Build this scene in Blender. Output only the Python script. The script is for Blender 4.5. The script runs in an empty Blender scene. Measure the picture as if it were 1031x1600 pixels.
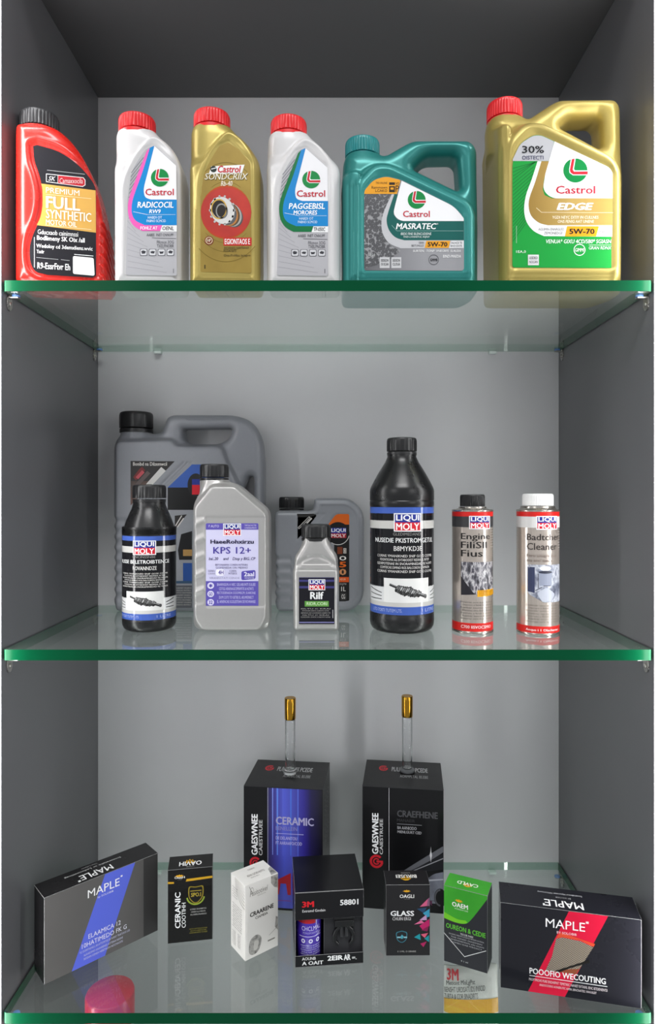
import bpy, bmesh, math, random
import numpy as np
from mathutils import Vector, Matrix
random.seed(7)
SC = bpy.context.scene
COL = SC.collection
PI = math.pi

# ------------------------------------------------------------ camera, world, lights, exposure
F, CX, HZ = 1020.0, 515.5, 778.0          # focal length in pixels of the 1031x1600 frame, vanishing point
cam_d = bpy.data.cameras.new('camera')
cam_d.sensor_fit = 'VERTICAL'; cam_d.sensor_height = 36.0
cam_d.lens = 36.0 * F / 1600.0
cam_d.shift_y = -22.0 / 1600.0
cam_d.clip_start = 0.05
cam = bpy.data.objects.new('camera', cam_d); COL.objects.link(cam)
cam.location = (0, -1.0, 0); cam.rotation_euler = (PI / 2, 0, 0)
SC.camera = cam

w = bpy.data.worlds.new('world'); SC.world = w; w.use_nodes = True
w.node_tree.nodes['Background'].inputs[0].default_value = (0.93, 0.96, 1.0, 1)
w.node_tree.nodes['Background'].inputs[1].default_value = 0.46

def area(name, loc, target, sx, sy, power, color=(1, 1, 1)):
    d = bpy.data.lights.new(name, 'AREA'); d.shape = 'RECTANGLE'; d.size = sx; d.size_y = sy
    d.energy = power; d.color = color
    o = bpy.data.objects.new(name, d); COL.objects.link(o); o.location = loc
    o.rotation_euler = (Vector(target) - Vector(loc)).to_track_quat('-Z', 'Y').to_euler()
    return o
area('room_ceiling_lamp', (0.0, -2.1, 2.7), (0, 0.2, -0.3), 1.8, 0.7, 64)
area('room_lamp_left', (-1.2, -1.8, 0.6), (0, 0.3, -0.2), 0.6, 0.9, 4.0)
area('room_lamp_right', (1.3, -1.8, 0.5), (0, 0.3, -0.2), 0.6, 0.9, 4.0)
LED = 19.0                                 # the two light strips on the cabinet's front edges
SC.view_settings.view_transform = 'Standard'
SC.view_settings.look = 'None'
SC.view_settings.gamma = 1.0
SC.view_settings.use_curve_mapping = False
SC.view_settings.exposure = 0.0

# ------------------------------------------------------------ materials
def lin(h):
    if isinstance(h, str):
        h = h.lstrip('#'); c = [int(h[i:i + 2], 16) / 255 for i in (0, 2, 4)]
    else:
        c = h
    return tuple(x / 12.92 if x <= 0.04045 else ((x + 0.055) / 1.055) ** 2.4 for x in c) + (1,)
MATS = {}
def mat(name, color, rough=0.4, metal=0.0, noise=0.0, scale=60.0, bump=0.0, spec=0.5, coat=0.0, emit=0.0):
    if name in MATS: return MATS[name]
    m = bpy.data.materials.new(name); m.use_nodes = True
    nt = m.node_tree; b = nt.nodes['Principled BSDF']
    c = lin(color)
    b.inputs['Base Color'].default_value = c
    b.inputs['Roughness'].default_value = rough
    b.inputs['Metallic'].default_value = metal
    b.inputs['Specular IOR Level'].default_value = spec
    b.inputs['Coat Weight'].default_value = coat
    if emit:
        b.inputs['Emission Color'].default_value = c; b.inputs['Emission Strength'].default_value = emit
    tc = nt.nodes.new('ShaderNodeTexCoord'); nz = nt.nodes.new('ShaderNodeTexNoise')
    nz.inputs['Scale'].default_value = scale; nz.inputs['Detail'].default_value = 3
    nt.links.new(tc.outputs['Object'], nz.inputs['Vector'])
    mr = nt.nodes.new('ShaderNodeMapRange')
    mr.inputs['To Min'].default_value = max(rough - 0.05, 0.01); mr.inputs['To Max'].default_value = min(rough + 0.06, 1)
    nt.links.new(nz.outputs['Fac'], mr.inputs['Value']); nt.links.new(mr.outputs[0], b.inputs['Roughness'])
    if noise:
        mx = nt.nodes.new('ShaderNodeMix'); mx.data_type = 'RGBA'
        mx.inputs[6].default_value = tuple(x * (1 - noise) for x in c[:3]) + (1,)
        mx.inputs[7].default_value = tuple(min(1, x * (1 + noise)) for x in c[:3]) + (1,)
        nt.links.new(nz.outputs['Fac'], mx.inputs[0]); nt.links.new(mx.outputs[2], b.inputs['Base Color'])
    if bump:
        bp = nt.nodes.new('ShaderNodeBump'); bp.inputs['Strength'].default_value = bump; bp.inputs['Distance'].default_value = 0.001
        nt.links.new(nz.outputs['Fac'], bp.inputs['Height']); nt.links.new(bp.outputs[0], b.inputs['Normal'])
    MATS[name] = m
    return m
def ink(color, rough=0.35, metal=0.0):
    return mat('ink_%s_%d_%d' % (color.strip('#'), rough * 100, metal * 10), color, rough, metal, spec=0.28)

def ramp_mat(name, kind, stops, scale=50.0, rough=0.35, axis=0, lo=0.0, hi=1.0, metal=0.0, stretch=(1, 1, 1)):
    """a printed pattern: noise / voronoi / wave / a ramp along one axis of the object"""
    if name in MATS: return MATS[name]
    m = bpy.data.materials.new(name); m.use_nodes = True
    nt = m.node_tree; b = nt.nodes['Principled BSDF']
    b.inputs['Roughness'].default_value = rough; b.inputs['Metallic'].default_value = metal
    tc = nt.nodes.new('ShaderNodeTexCoord')
    cr = nt.nodes.new('ShaderNodeValToRGB')
    el = cr.color_ramp.elements
    while len(el) < len(stops): el.new(0.5)
    for e, (p, c) in zip(el, stops):
        e.position = p; e.color = lin(c)
    if kind == 'axis':
        sx = nt.nodes.new('ShaderNodeSeparateXYZ'); nt.links.new(tc.outputs['Object'], sx.inputs[0])
        mr = nt.nodes.new('ShaderNodeMapRange'); mr.inputs['From Min'].default_value = lo; mr.inputs['From Max'].default_value = hi
        nt.links.new(sx.outputs[axis], mr.inputs['Value']); nt.links.new(mr.outputs[0], cr.inputs[0])
    else:
        mp = nt.nodes.new('ShaderNodeMapping'); mp.inputs['Scale'].default_value = stretch
        nt.links.new(tc.outputs['Object'], mp.inputs[0])
        if kind == 'voronoi':
            t = nt.nodes.new('ShaderNodeTexVoronoi'); out = 'Distance'
        elif kind == 'checker':
            t = nt.nodes.new('ShaderNodeTexChecker'); out = 'Fac'
        else:
            t = nt.nodes.new('ShaderNodeTexNoise'); out = 'Fac'; t.inputs['Detail'].default_value = 4
        t.inputs['Scale'].default_value = scale
        nt.links.new(mp.outputs[0], t.inputs['Vector']); nt.links.new(t.outputs[out], cr.inputs[0])
    nt.links.new(cr.outputs[0], b.inputs['Base Color'])
    MATS[name] = m
    return m

def pane_mat(name, tint, dust, dustcol=(0.8, 0.86, 0.83), f0=0.075):
    """flat glass: see-through with a Schlick mirror coat and a thin film of dust"""
    m = bpy.data.materials.new(name); m.use_nodes = True
    nt = m.node_tree; N = nt.nodes; N.clear(); Lk = nt.links.new
    out = N.new('ShaderNodeOutputMaterial')
    g = N.new('ShaderNodeNewGeometry')
    dot = N.new('ShaderNodeVectorMath'); dot.operation = 'DOT_PRODUCT'
    Lk(g.outputs['Incoming'], dot.inputs[0]); Lk(g.outputs['Normal'], dot.inputs[1])
    def mth(op, a, b=None):
        n = N.new('ShaderNodeMath'); n.operation = op
        for i, v in enumerate((a, b)):
            if v is None: continue
            if isinstance(v, (int, float)): n.inputs[i].default_value = v
            else: Lk(v, n.inputs[i])
        return n.outputs[0]
    c = mth('ABSOLUTE', dot.outputs['Value'])
    p = mth('POWER', mth('SUBTRACT', 1.0, c), 5.0)
    r = mth('ADD', mth('MULTIPLY', p, 1 - f0), f0)
    tr = N.new('ShaderNodeBsdfTransparent'); tr.inputs[0].default_value = tint + (1,)
    gl = N.new('ShaderNodeBsdfGlossy'); gl.inputs['Roughness'].default_value = 0.015; gl.inputs[0].default_value = (1, 1, 1, 1)
    df = N.new('ShaderNodeBsdfDiffuse'); df.inputs[0].default_value = dustcol + (1,)
    tl = N.new('ShaderNodeBsdfTranslucent'); tl.inputs[0].default_value = dustcol + (1,)
    d2 = N.new('ShaderNodeMixShader'); d2.inputs[0].default_value = 0.5; Lk(df.outputs[0], d2.inputs[1]); Lk(tl.outputs[0], d2.inputs[2])
    nz = N.new('ShaderNodeTexNoise'); nz.inputs['Scale'].default_value = 9
    tc = N.new('ShaderNodeTexCoord'); Lk(tc.outputs['Object'], nz.inputs['Vector'])
    dm = N.new('ShaderNodeMapRange'); dm.inputs['To Min'].default_value = dust * 0.85; dm.inputs['To Max'].default_value = dust * 1.15
    Lk(nz.outputs['Fac'], dm.inputs['Value'])
    m1 = N.new('ShaderNodeMixShader'); Lk(dm.outputs[0], m1.inputs[0]); Lk(tr.outputs[0], m1.inputs[1]); Lk(d2.outputs[0], m1.inputs[2])
    m2 = N.new('ShaderNodeMixShader'); Lk(r, m2.inputs[0]); Lk(m1.outputs[0], m2.inputs[1]); Lk(gl.outputs[0], m2.inputs[2])
    Lk(m2.outputs[0], out.inputs[0])
    MATS[name] = m
    return m

# ------------------------------------------------------------ objects
def empty(name, label, cat, loc, rz=0.0, group=None):
    o = bpy.data.objects.new(name, None); COL.objects.link(o)
    o.empty_display_size = 0.02
    o.location = loc; o.rotation_euler = (0, 0, rz)
    o['label'] = label; o['category'] = cat
    if group: o['group'] = group
    return o
def link(name, me, parent=None, loc=None, label=None):
    o = bpy.data.objects.new(name, me); COL.objects.link(o)
    if parent is not None: o.parent = parent
    if loc is not None: o.location = loc
    if label: o['label'] = label
    return o
def pyd(name, V, Fc, mats, parent=None, mi=None, smooth=False, loc=None, label=None):
    me = bpy.data.meshes.new(name)
    me.from_pydata([tuple(v) for v in V], [], [tuple(f) for f in Fc])
    if not isinstance(mats, (list, tuple)): mats = [mats]
    for m in mats: me.materials.append(m)
    if mi is not None: me.polygons.foreach_set('material_index', mi)
    if smooth: me.polygons.foreach_set('use_smooth', [True] * len(me.polygons))
    me.update()
    return link(name, me, parent, loc, label)
def bm_obj(name, bm, mats, parent=None, smooth=False, loc=None, label=None):
    me = bpy.data.meshes.new(name)
    bmesh.ops.recalc_face_normals(bm, faces=bm.faces)
    bm.to_mesh(me); bm.free()
    if not isinstance(mats, (list, tuple)): mats = [mats]
    for m in mats: me.materials.append(m)
    if smooth: me.polygons.foreach_set('use_smooth', [True] * len(me.polygons))
    return link(name, me, parent, loc, label)
def add_box(bm, x0, y0, z0, x1, y1, z1):
    vs = [bm.verts.new(p) for p in ((x0, y0, z0), (x1, y0, z0), (x1, y1, z0), (x0, y1, z0), (x0, y0, z1), (x1, y0, z1), (x1, y1, z1), (x0, y1, z1))]
    return [bm.faces.new([vs[i] for i in f]) for f in ((0, 3, 2, 1), (4, 5, 6, 7), (0, 1, 5, 4), (1, 2, 6, 5), (2, 3, 7, 6), (3, 0, 4, 7))]
def box(name, dims, mats, parent=None, bevel=0.0, seg=2, label=None, edge_mat=-1):
    bm = bmesh.new(); add_box(bm, *dims)
    if bevel:
        bmesh.ops.bevel(bm, geom=list(bm.edges), offset=bevel, segments=seg, profile=0.5, affect='EDGES', material=edge_mat)
    return bm_obj(name, bm, mats, parent, label=label)
def lathe(name, prof, m, parent=None, n=48, loc=None, smooth=True, label=None, ribs=None, sharp=40):
    """prof: (radius, z) from bottom to top; ribs: (z_lo, z_hi, depth, pattern)"""
    V, Fc = [], []
    for (r, z) in prof:
        for k in range(n):
            rr = r
            if ribs and ribs[0] <= z <= ribs[1] and ribs[3][k % len(ribs[3])]: rr = r - ribs[2]
            a = 2 * PI * k / n
            V.append((rr * math.cos(a), rr * math.sin(a), z))
    for i in range(len(prof) - 1):
        for k in range(n):
            k2 = (k + 1) % n
            Fc.append((i * n + k, i * n + k2, (i + 1) * n + k2, (i + 1) * n + k))
    if prof[0][0] > 1e-6: Fc.append(tuple(reversed(range(n))))
    if prof[-1][0] > 1e-6: Fc.append(tuple((len(prof) - 1) * n + k for k in range(n)))
    o = pyd(name, V, Fc, m, parent, smooth=smooth, loc=loc, label=label)
    if smooth: o.data.set_sharp_from_angle(angle=math.radians(sharp))
    return o
def cap(parent, x, y, z0, r, h, m, ribs=36, ring=True, label=None, top=None):
    rh = h * 0.2 if ring else 0.0
    b = h * 0.09
    prof = [(r * 0.97, rh + h * 0.03), (r, rh + h * 0.04), (r, h - 2.2 * b), (r * 0.985, h - 1.2 * b), (r * 0.95, h - 0.4 * b), (r * 0.88, h), (r * 0.8, h), (r * 0.78, h - 0.0006), (0.0, h - 0.0006)]
    c = lathe('cap', prof, m, parent, n=ribs * 3, loc=(x, y, z0), label=label, ribs=(rh + h * 0.035, h - 1.3 * b, r * 0.045, (0, 0, 1)), sharp=35)
    if ring:
        lathe('tamper_ring', [(r * 0.9, 0), (r * 0.985, 0.0002), (r * 0.985, rh * 0.85), (r * 0.9, rh * 0.9)], m, c, n=48)
    return c

# ------------------------------------------------------------ outlines and implicit bodies
def fil(pts, n=6):
    """polygon with rounded corners: (x, y[, radius])"""
    out = []; N = len(pts)
    for i in range(N):
        p = np.array(pts[i][:2], float); r = pts[i][2] if len(pts[i]) > 2 else 0
        if r <= 0: out.append(tuple(p)); continue
        a = np.array(pts[i - 1][:2], float) - p; b = np.array(pts[(i + 1) % N][:2], float) - p
        la, lb = np.linalg.norm(a), np.linalg.norm(b)
        t = min(r, la * 0.49, lb * 0.49)
        A = p + a / la * t; B = p + b / lb * t
        for k in range(n + 1):
            s = k / n
            out.append(tuple((1 - s) ** 2 * A + 2 * s * (1 - s) * p + s * s * B))
    return out
def curve(pts, n=5, closed=False):
    """smooth open curve through points"""
    P = [np.array(p, float) for p in pts]; out = []
    for i in range(len(P) - 1):
        p0 = P[max(i - 1, 0)]; p1 = P[i]; p2 = P[i + 1]; p3 = P[min(i + 2, len(P) - 1)]
        for k in range(n):
            t = k / n
            out.append(tuple(0.5 * ((2 * p1) + (p2 - p0) * t + (2 * p0 - 5 * p1 + 4 * p2 - p3) * t * t + (3 * p1 - p0 - 3 * p2 + p3) * t ** 3)))
    out.append(tuple(P[-1]))
    return out
def sdf2(poly, X, Z):
    d = np.full(X.shape, 1e9); ins = np.zeros(X.shape, bool); N = len(poly)
    for i in range(N):
        ax, az = poly[i - 1]; bx, bz = poly[i]
        ex, ez = bx - ax, bz - az; L2 = ex * ex + ez * ez
        if L2 < 1e-16: continue
        t = np.clip(((X - ax) * ex + (Z - az) * ez) / L2, 0, 1)
        d = np.minimum(d, (X - ax - t * ex) ** 2 + (Z - az - t * ez) ** 2)
        c = (az > Z) != (bz > Z)
        if ez != 0: ins ^= c & (X < ex * (Z - az) / ez + ax)
    d = np.sqrt(d)
    return np.where(ins, -d, d)
def sstep(a, b, x):
    t = np.clip((x - a) / (b - a), 0, 1); return t * t * (3 - 2 * t)
def smin(a, b, k):
    h = np.clip(0.5 + 0.5 * (b - a) / k, 0, 1); return b * (1 - h) + a * h - k * h * (1 - h)
def nets(f, org, vs):
    """surface nets over a sampled field (nx, ny, nz)"""
    nx, ny, nz = f.shape; ins = f < 0
    cs = (nx - 1, ny - 1, nz - 1)
    S = np.zeros(cs + (3,), np.float32); C = np.zeros(cs, np.float32)
    def sl(o): return tuple(slice(o[i], o[i] + cs[i]) for i in range(3))
    for ax in range(3):
        oth = [i for i in range(3) if i != ax]
        for p in (0, 1):
            for q in (0, 1):
                o = [0, 0, 0]; o[oth[0]] = p; o[oth[1]] = q; e = list(o); e[ax] = 1
                A, B = f[sl(o)], f[sl(e)]
                X = (ins[sl(o)] != ins[sl(e)])
                t = np.where(X, A / np.where(A == B, 1, A - B), 0)
                C += X; S[..., ax] += t
                S[..., oth[0]] += X * p; S[..., oth[1]] += X * q
    act = C > 0; idx = np.full(cs, -1, np.int64); idx[act] = np.arange(act.sum())
    ijk = np.argwhere(act)
    V = (ijk + S[act] / C[act][:, None]) * vs + np.array(org)
    Q = []
    for ax in range(3):
        b, c = (ax + 1) % 3, (ax + 2) % 3
        n0 = [slice(None)] * 3; n1 = [slice(None)] * 3
        n0[ax] = slice(0, -1); n1[ax] = slice(1, None)
        for s in (b, c): n0[s] = slice(1, -1); n1[s] = slice(1, -1)
        A, B = ins[tuple(n0)], ins[tuple(n1)]
        for flip, M in ((0, A & ~B), (1, ~A & B)):
            I = np.argwhere(M)
            if not len(I): continue
            I[:, b] += 1; I[:, c] += 1
            def cell(db, dc):
                J = I.copy(); J[:, b] -= db; J[:, c] -= dc
                return idx[J[:, 0], J[:, 1], J[:, 2]]
            q = np.stack([cell(1, 1), cell(0, 1), cell(0, 0), cell(1, 0)], 1)
            Q.append(q[:, ::-1] if flip else q)
    return V, np.concatenate(Q)
def np_mesh(name, V, Q, m):
    me = bpy.data.meshes.new(name)
    me.vertices.add(len(V)); me.vertices.foreach_set('co', np.asarray(V, np.float32).ravel())
    me.loops.add(Q.size); me.loops.foreach_set('vertex_index', Q.ravel().astype(np.int32))
    me.polygons.add(len(Q)); me.polygons.foreach_set('loop_start', np.arange(0, Q.size, 4, dtype=np.int32))
    me.polygons.foreach_set('use_smooth', np.ones(len(Q), bool))
    me.materials.append(m); me.update(calc_edges=True); me.validate()
    return me
def molded(parent, outline, D, R, m, vs=0.0017, holes=(), depth=None, front=None, side=None, necks=(), mod3=None, split=None, k=0.006, label=None):
    """blow-moulded body: 2D outline with rounded extrusion, depth map, relief on the front, necks.
    split(x, y, z) -> True where the faces belong to the handle"""
    P = np.array(outline); pad = 4 * vs
    x0, z0 = P.min(0) - pad; x1, z1 = P.max(0) + pad
    for nk in necks:
        x0 = min(x0, nk[0] - nk[3] - pad); x1 = max(x1, nk[0] + nk[3] + pad); z1 = max(z1, nk[2] + pad)
    yd = D / 2 + 0.006 + pad
    xs = np.arange(x0, x1 + vs, vs); ys = np.arange(-yd, yd + vs, vs); zs = np.arange(z0, z1 + vs, vs)
    X, Z = np.meshgrid(xs, zs, indexing='ij')
    d2 = sdf2(outline, X, Z)
    for h in holes: d2 = -smin(-d2, sdf2(h, X, Z), 0.004)
    if side is not None: d2 = d2 + side(X, Z)
    H = np.full(X.shape, D / 2) if depth is None else depth(X, Z)
    fr = np.zeros(X.shape) if front is None else front(X, Z)
    Y = ys[None, :, None]
    wy = np.abs(Y) - (H[:, None, :] + np.where(Y < 0, fr[:, None, :], 0)) + R
    wx = np.broadcast_to(d2[:, None, :] + R, wy.shape)
    f = np.minimum(np.maximum(wx, wy), 0) + np.sqrt(np.maximum(wx, 0) ** 2 + np.maximum(wy, 0) ** 2) - R
    for (nx_, nlo, nhi, nr) in necks:
        rr = np.sqrt((X[:, None, :] - nx_) ** 2 + Y ** 2) - nr
        cz = np.maximum(Z - nhi, nlo - Z)[:, None, :]
        f = smin(f, np.maximum(rr, cz), k)
    if mod3 is not None: f = f + mod3(X[:, None, :], Y, Z[:, None, :])
    V, Q = nets(f.astype(np.float32), (x0, -yd, z0), vs)
    if split is None:
        return link('body', np_mesh('body', V, Q, m), parent, label=label)
    full = np_mesh('body', V, Q, m)
    nor = np.empty(len(V) * 3, np.float32); full.vertex_normals.foreach_get('vector', nor); nor = nor.reshape(-1, 3)
    ctr = V[Q].mean(1); hm = split(ctr[:, 0], ctr[:, 1], ctr[:, 2])
    bpy.data.meshes.remove(full)
    out = []
    for nm, sel in (('body', ~hm), ('handle', hm)):
        q = Q[sel]; u, inv = np.unique(q, return_inverse=True)
        me = np_mesh(nm, V[u], inv.reshape(q.shape), m)
        me.normals_split_custom_set_from_vertices([tuple(v) for v in nor[u]])
        out.append(link(nm, me, parent))
    return out[0]

class Fr:
    """a thing measured in the photograph: its front plane stands at depth yf behind the shelf edge"""
    def __init__(s, cx, yf, bz, D):
        s.cx, s.yf, s.bz, s.D = cx, yf, bz, D
        s.s = (1 + yf) / F
        s.rx = (cx - CX) * s.s
        s.base = HZ - bz / s.s
    def x(s, px, d=0.0): return (px - CX) * (1 + s.yf + d) / F - s.rx
    def z(s, py, d=0.0): return (HZ - py) * (1 + s.yf + d) / F - s.bz
    def p(s, pts, d=0.0): return [(s.x(a[0], d), s.z(a[1], d)) for a in pts]
    def o(s, pts, d=0.0):
        """rounded outline; a point is (px, py or None for the base, radius[, depth of x[, depth of z]])"""
        P = []
        for q in pts:
            dx = q[3] if len(q) > 3 else d; dz = q[4] if len(q) > 4 else (q[3] if len(q) > 3 else d)
            P.append((s.x(q[0], dx), 0.0 if q[1] is None else s.z(q[1], dz), (q[2] if len(q) > 2 else 0) * s.s))
        return fil(P)
    def loc(s): return (s.rx, s.yf + s.D / 2, s.bz + 0.0004)
    def conv(s): return lambda a, b: (s.x(a), s.z(b))

# ------------------------------------------------------------ printed labels
TXT = {}
def glyphs(body, bold, shear):
    key = (body, bold, shear)
    if key not in TXT:
        cu = bpy.data.curves.new('t', 'FONT'); cu.body = body; cu.size = 1; cu.resolution_u = 2
        cu.shear = shear
        ob = bpy.data.objects.new('t', cu)
        me = bpy.data.meshes.new_from_object(ob)
        V = np.array([v.co[:2] for v in me.vertices]).reshape(-1, 2); Fc = [tuple(p.vertices) for p in me.polygons]
        bpy.data.objects.remove(ob); bpy.data.meshes.remove(me); bpy.data.curves.remove(cu)
        if bold >= 0.012 and len(V):       # heavier strokes: the outline overlaid with itself, slightly shifted
            b = min(bold, 0.06) * 0.75
            sh = [(-b, 0), (b, 0), (0, b * .6), (0, -b * .6)] if bold >= 0.025 else [(-b, 0), (b, 0)]
            V = np.concatenate([V + np.array(q) for q in sh])
        TXT[key] = (V, Fc)
    return TXT[key]
class Label:
    def __init__(s, conv): s.c = conv; s.it = []
    def poly(s, pts, m, l=1):
        s.it.append(([s.c(*p[:2]) for p in pts], [tuple(range(len(pts)))], ink(m) if isinstance(m, str) else m, l)); return s
    def rect(s, x0, y0, x1, y1, m, l=1): return s.poly([(x0, y0), (x1, y0), (x1, y1), (x0, y1)], m, l)
    def ell(s, cx, cy, rx, ry, m, l=2, n=28, a0=0.0, rot=0.0):
        c, q = math.cos(rot), math.sin(rot); P = []
        for k in range(n):
            t = a0 + 2 * PI * k / n; x, y = rx * math.cos(t), ry * math.sin(t)
            P.append((cx + x * c - y * q, cy + x * q + y * c))
        return s.poly(P, m, l)
    def ring(s, cx, cy, rx, ry, wd, m, l=2, n=28, t0=0.0, t1=2 * PI):
        ang = [t0 + (t1 - t0) * k / n for k in range(n + 1)]; k = 1 - wd
        V = [s.c(cx + rx * math.cos(t), cy + ry * math.sin(t)) for t in ang] + [s.c(cx + k * rx * math.cos(t), cy + k * ry * math.sin(t)) for t in ang]
        s.it.append((V, [(i, i + 1, n + 2 + i, n + 1 + i) for i in range(n)], ink(m) if isinstance(m, str) else m, l)); return s
    def line(s, x0, y0, x1, y1, wd, m, l=3):
        dx, dy = x1 - x0, y1 - y0; L = math.hypot(dx, dy); nx, ny = -dy / L * wd / 2, dx / L * wd / 2
        return s.poly([(x0 + nx, y0 + ny), (x1 + nx, y1 + ny), (x1 - nx, y1 - ny), (x0 - nx, y0 - ny)], m, l)
    def text(s, t, x0, y0, x1, y1, m='#ffffff', bold=0.012, shear=0.0, rot=0, l=5, slope=0.0):
        V, Fc = glyphs(t, bold, shear)
        if not len(V): return s
        V = V - V.min(0); V = V / np.maximum(V.max(0), 1e-6)
        if rot == 90: V = np.stack([1 - V[:, 1], V[:, 0]], 1)
        elif rot == 180: V = 1 - V
        elif rot == 270: V = np.stack([V[:, 1], 1 - V[:, 0]], 1)
        (ax, ay), (bx, by) = s.c(x0, y0), s.c(x1, y1)
        u0, u1, v0, v1 = min(ax, bx), max(ax, bx), min(ay, by), max(ay, by)
        P = [(u0 + a * (u1 - u0), v0 + b * (v1 - v0) - slope * a * (u1 - u0)) for a, b in V]
        n = 1 + max(i for f in Fc for i in f)
        for k in range(len(P) // n):      # the copies lie a hair apart
            s.it.append((P[k * n:k * n + n], Fc, ink(m) if isinstance(m, str) else m, l + 0.15 * k))
        return s
    def build(s, name, mp, parent, step=None, lay=0.00013, off=0.0004, label=None):
        V, Fc, mi, mats = [], [], [], []
        for (P, fs, m, l) in s.it:
            if m not in mats: mats.append(m)
            k = mats.index(m)
            if step:
                bm = bmesh.new(); vs = [bm.verts.new((p[0], p[1], 0)) for p in P]
                for f in fs:
                    try: bm.faces.new([vs[i] for i in f])
                    except ValueError: pass
                us = [p[0] for p in P]
                if max(us) - min(us) > step:
                    bmesh.ops.triangulate(bm, faces=bm.faces)
                    u = math.ceil(min(us) / step) * step
                    while u < max(us):
                        bmesh.ops.bisect_plane(bm, geom=list(bm.verts) + list(bm.edges) + list(bm.faces), plane_co=(u, 0, 0), plane_no=(1, 0, 0))
                        u += step
                bm.verts.index_update()
                P = [v.co[:2] for v in bm.verts]; fs = [tuple(v.index for v in f.verts) for f in bm.faces]; bm.free()
            b = len(V)
            V += [mp(p[0], p[1], off + l * lay) for p in P]
            for f in fs: Fc.append(tuple(b + i for i in f)); mi.append(k)
        return pyd(name, V, Fc, mats, parent, mi=mi, label=label)
def flat(y): return lambda u, v, o: (u, y - o, v)
def topface(z): return lambda u, v, o: (u, v, z + o)
def cyl(r): return lambda u, v, o: ((r + o) * math.sin(u / r), -(r + o) * math.cos(u / r), v)

def sun_logo(L, x, y, rx, ry, c='#f0b428'):
    """small sun over a leaf"""
    L.ell(x, y + ry * 0.2, rx * 0.8, ry * 0.55, c, 3)
    for k in range(5):
        a = PI * (0.1 + 0.2 * k)
        L.poly([(x + rx * math.cos(a - 0.18), y + ry * math.sin(a - 0.18) * 0.8), (x + rx * 1.15 * math.cos(a), y + ry * 1.15 * math.sin(a)), (x + rx * math.cos(a + 0.18), y + ry * math.sin(a + 0.18) * 0.8), (x, y)], c, 3)
def oil_logo(L, x, y, r):
    """green disc with a red hooked bar (pixel axes, y down)"""
    L.ell(x, y, r, r, '#00853f', 4.2)
    L.poly([(x - .38 * r, y - .95 * r), (x + .02 * r, y - 1.0 * r), (x - .12 * r, y - .1 * r), (x - .02 * r, y), (x + 1.0 * r, y), (x + .96 * r, y + .4 * r), (x - .2 * r, y + .4 * r), (x - .48 * r, y + .2 * r), (x - .52 * r, y - .05 * r)], '#f4f4f4', 4.6)
    L.poly([(x - .29 * r, y - .93 * r), (x - .06 * r, y - .97 * r), (x - .22 * r, y - .07 * r), (x - .12 * r, y + .1 * r), (x + 1.02 * r, y + .08 * r), (x + 1.0 * r, y + .33 * r), (x - .19 * r, y + .33 * r), (x - .42 * r, y + .15 * r), (x - .46 * r, y - .05 * r)], '#c8202f', 5)
def block_logo(L, x0, y0, x1, y1, l=3, a='LIQUI', b='MOLY', top='#27348b'):
    h = (y1 - y0); w_ = (x1 - x0); e = 0.04 * w_
    L.rect(x0, y0, x1, y1, '#f2f2f4', l)
    L.rect(x0 + e, y0 + e * (1 if h > 0 else -1), x1 - e, y0 + h * 0.5, top, l + 1)
    L.rect(x0 + e, y0 + h * 0.5, x1 - e, y1 - e * (1 if h > 0 else -1), '#cf2030', l + 1)
    L.text(a, x0 + 2 * e, y0 + h * 0.08, x1 - 2 * e, y0 + h * 0.46, '#ffffff', 0.03, l=l + 2)
    L.text(b, x0 + 2 * e, y0 + h * 0.54, x1 - 2 * e, y0 + h * 0.92, '#ffffff', 0.03, l=l + 2)
def fine(L, words, x0, y0, x1, y1, n, m='#e8e8e8', l=5, gap=0.35, bold=0.005):
    """n lines of small print"""
    h = (y1 - y0) / n
    for k in range(n):
        t = words[k % len(words)]
        ins = 0.0 if k % 2 == 0 else (x1 - x0) * 0.05
        L.text(t, x0 + ins, y0 + k * h, x1 - ins, y0 + (k + 1 - gap) * h, m, bold, l=l)

# ------------------------------------------------------------ the cabinet
XL, XR, YB, ZC, ZF = -0.5032, 0.4963, 0.416, 0.868, -1.15
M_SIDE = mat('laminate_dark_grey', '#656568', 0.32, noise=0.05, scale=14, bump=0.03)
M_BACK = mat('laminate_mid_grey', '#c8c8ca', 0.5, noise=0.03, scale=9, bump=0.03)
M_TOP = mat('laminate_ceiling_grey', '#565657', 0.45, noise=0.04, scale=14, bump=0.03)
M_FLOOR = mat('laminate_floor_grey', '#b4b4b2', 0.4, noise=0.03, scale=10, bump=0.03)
M_EDGEBAND = mat('edge_banding', '#9a9a9c', 0.4)
def struct(name, dims, m):
    o = box(name, dims, m, bevel=0.0006); o['kind'] = 'structure'; return o
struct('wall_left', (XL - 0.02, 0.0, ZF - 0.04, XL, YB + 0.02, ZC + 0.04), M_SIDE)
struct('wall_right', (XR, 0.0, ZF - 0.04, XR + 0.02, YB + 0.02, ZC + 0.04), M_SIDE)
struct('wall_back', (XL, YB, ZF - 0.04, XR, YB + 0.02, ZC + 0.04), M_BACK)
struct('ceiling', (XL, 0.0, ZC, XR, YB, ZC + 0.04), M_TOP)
struct('floor', (XL, 0.0, ZF - 0.04, XR, YB, ZF), M_FLOOR)

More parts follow.
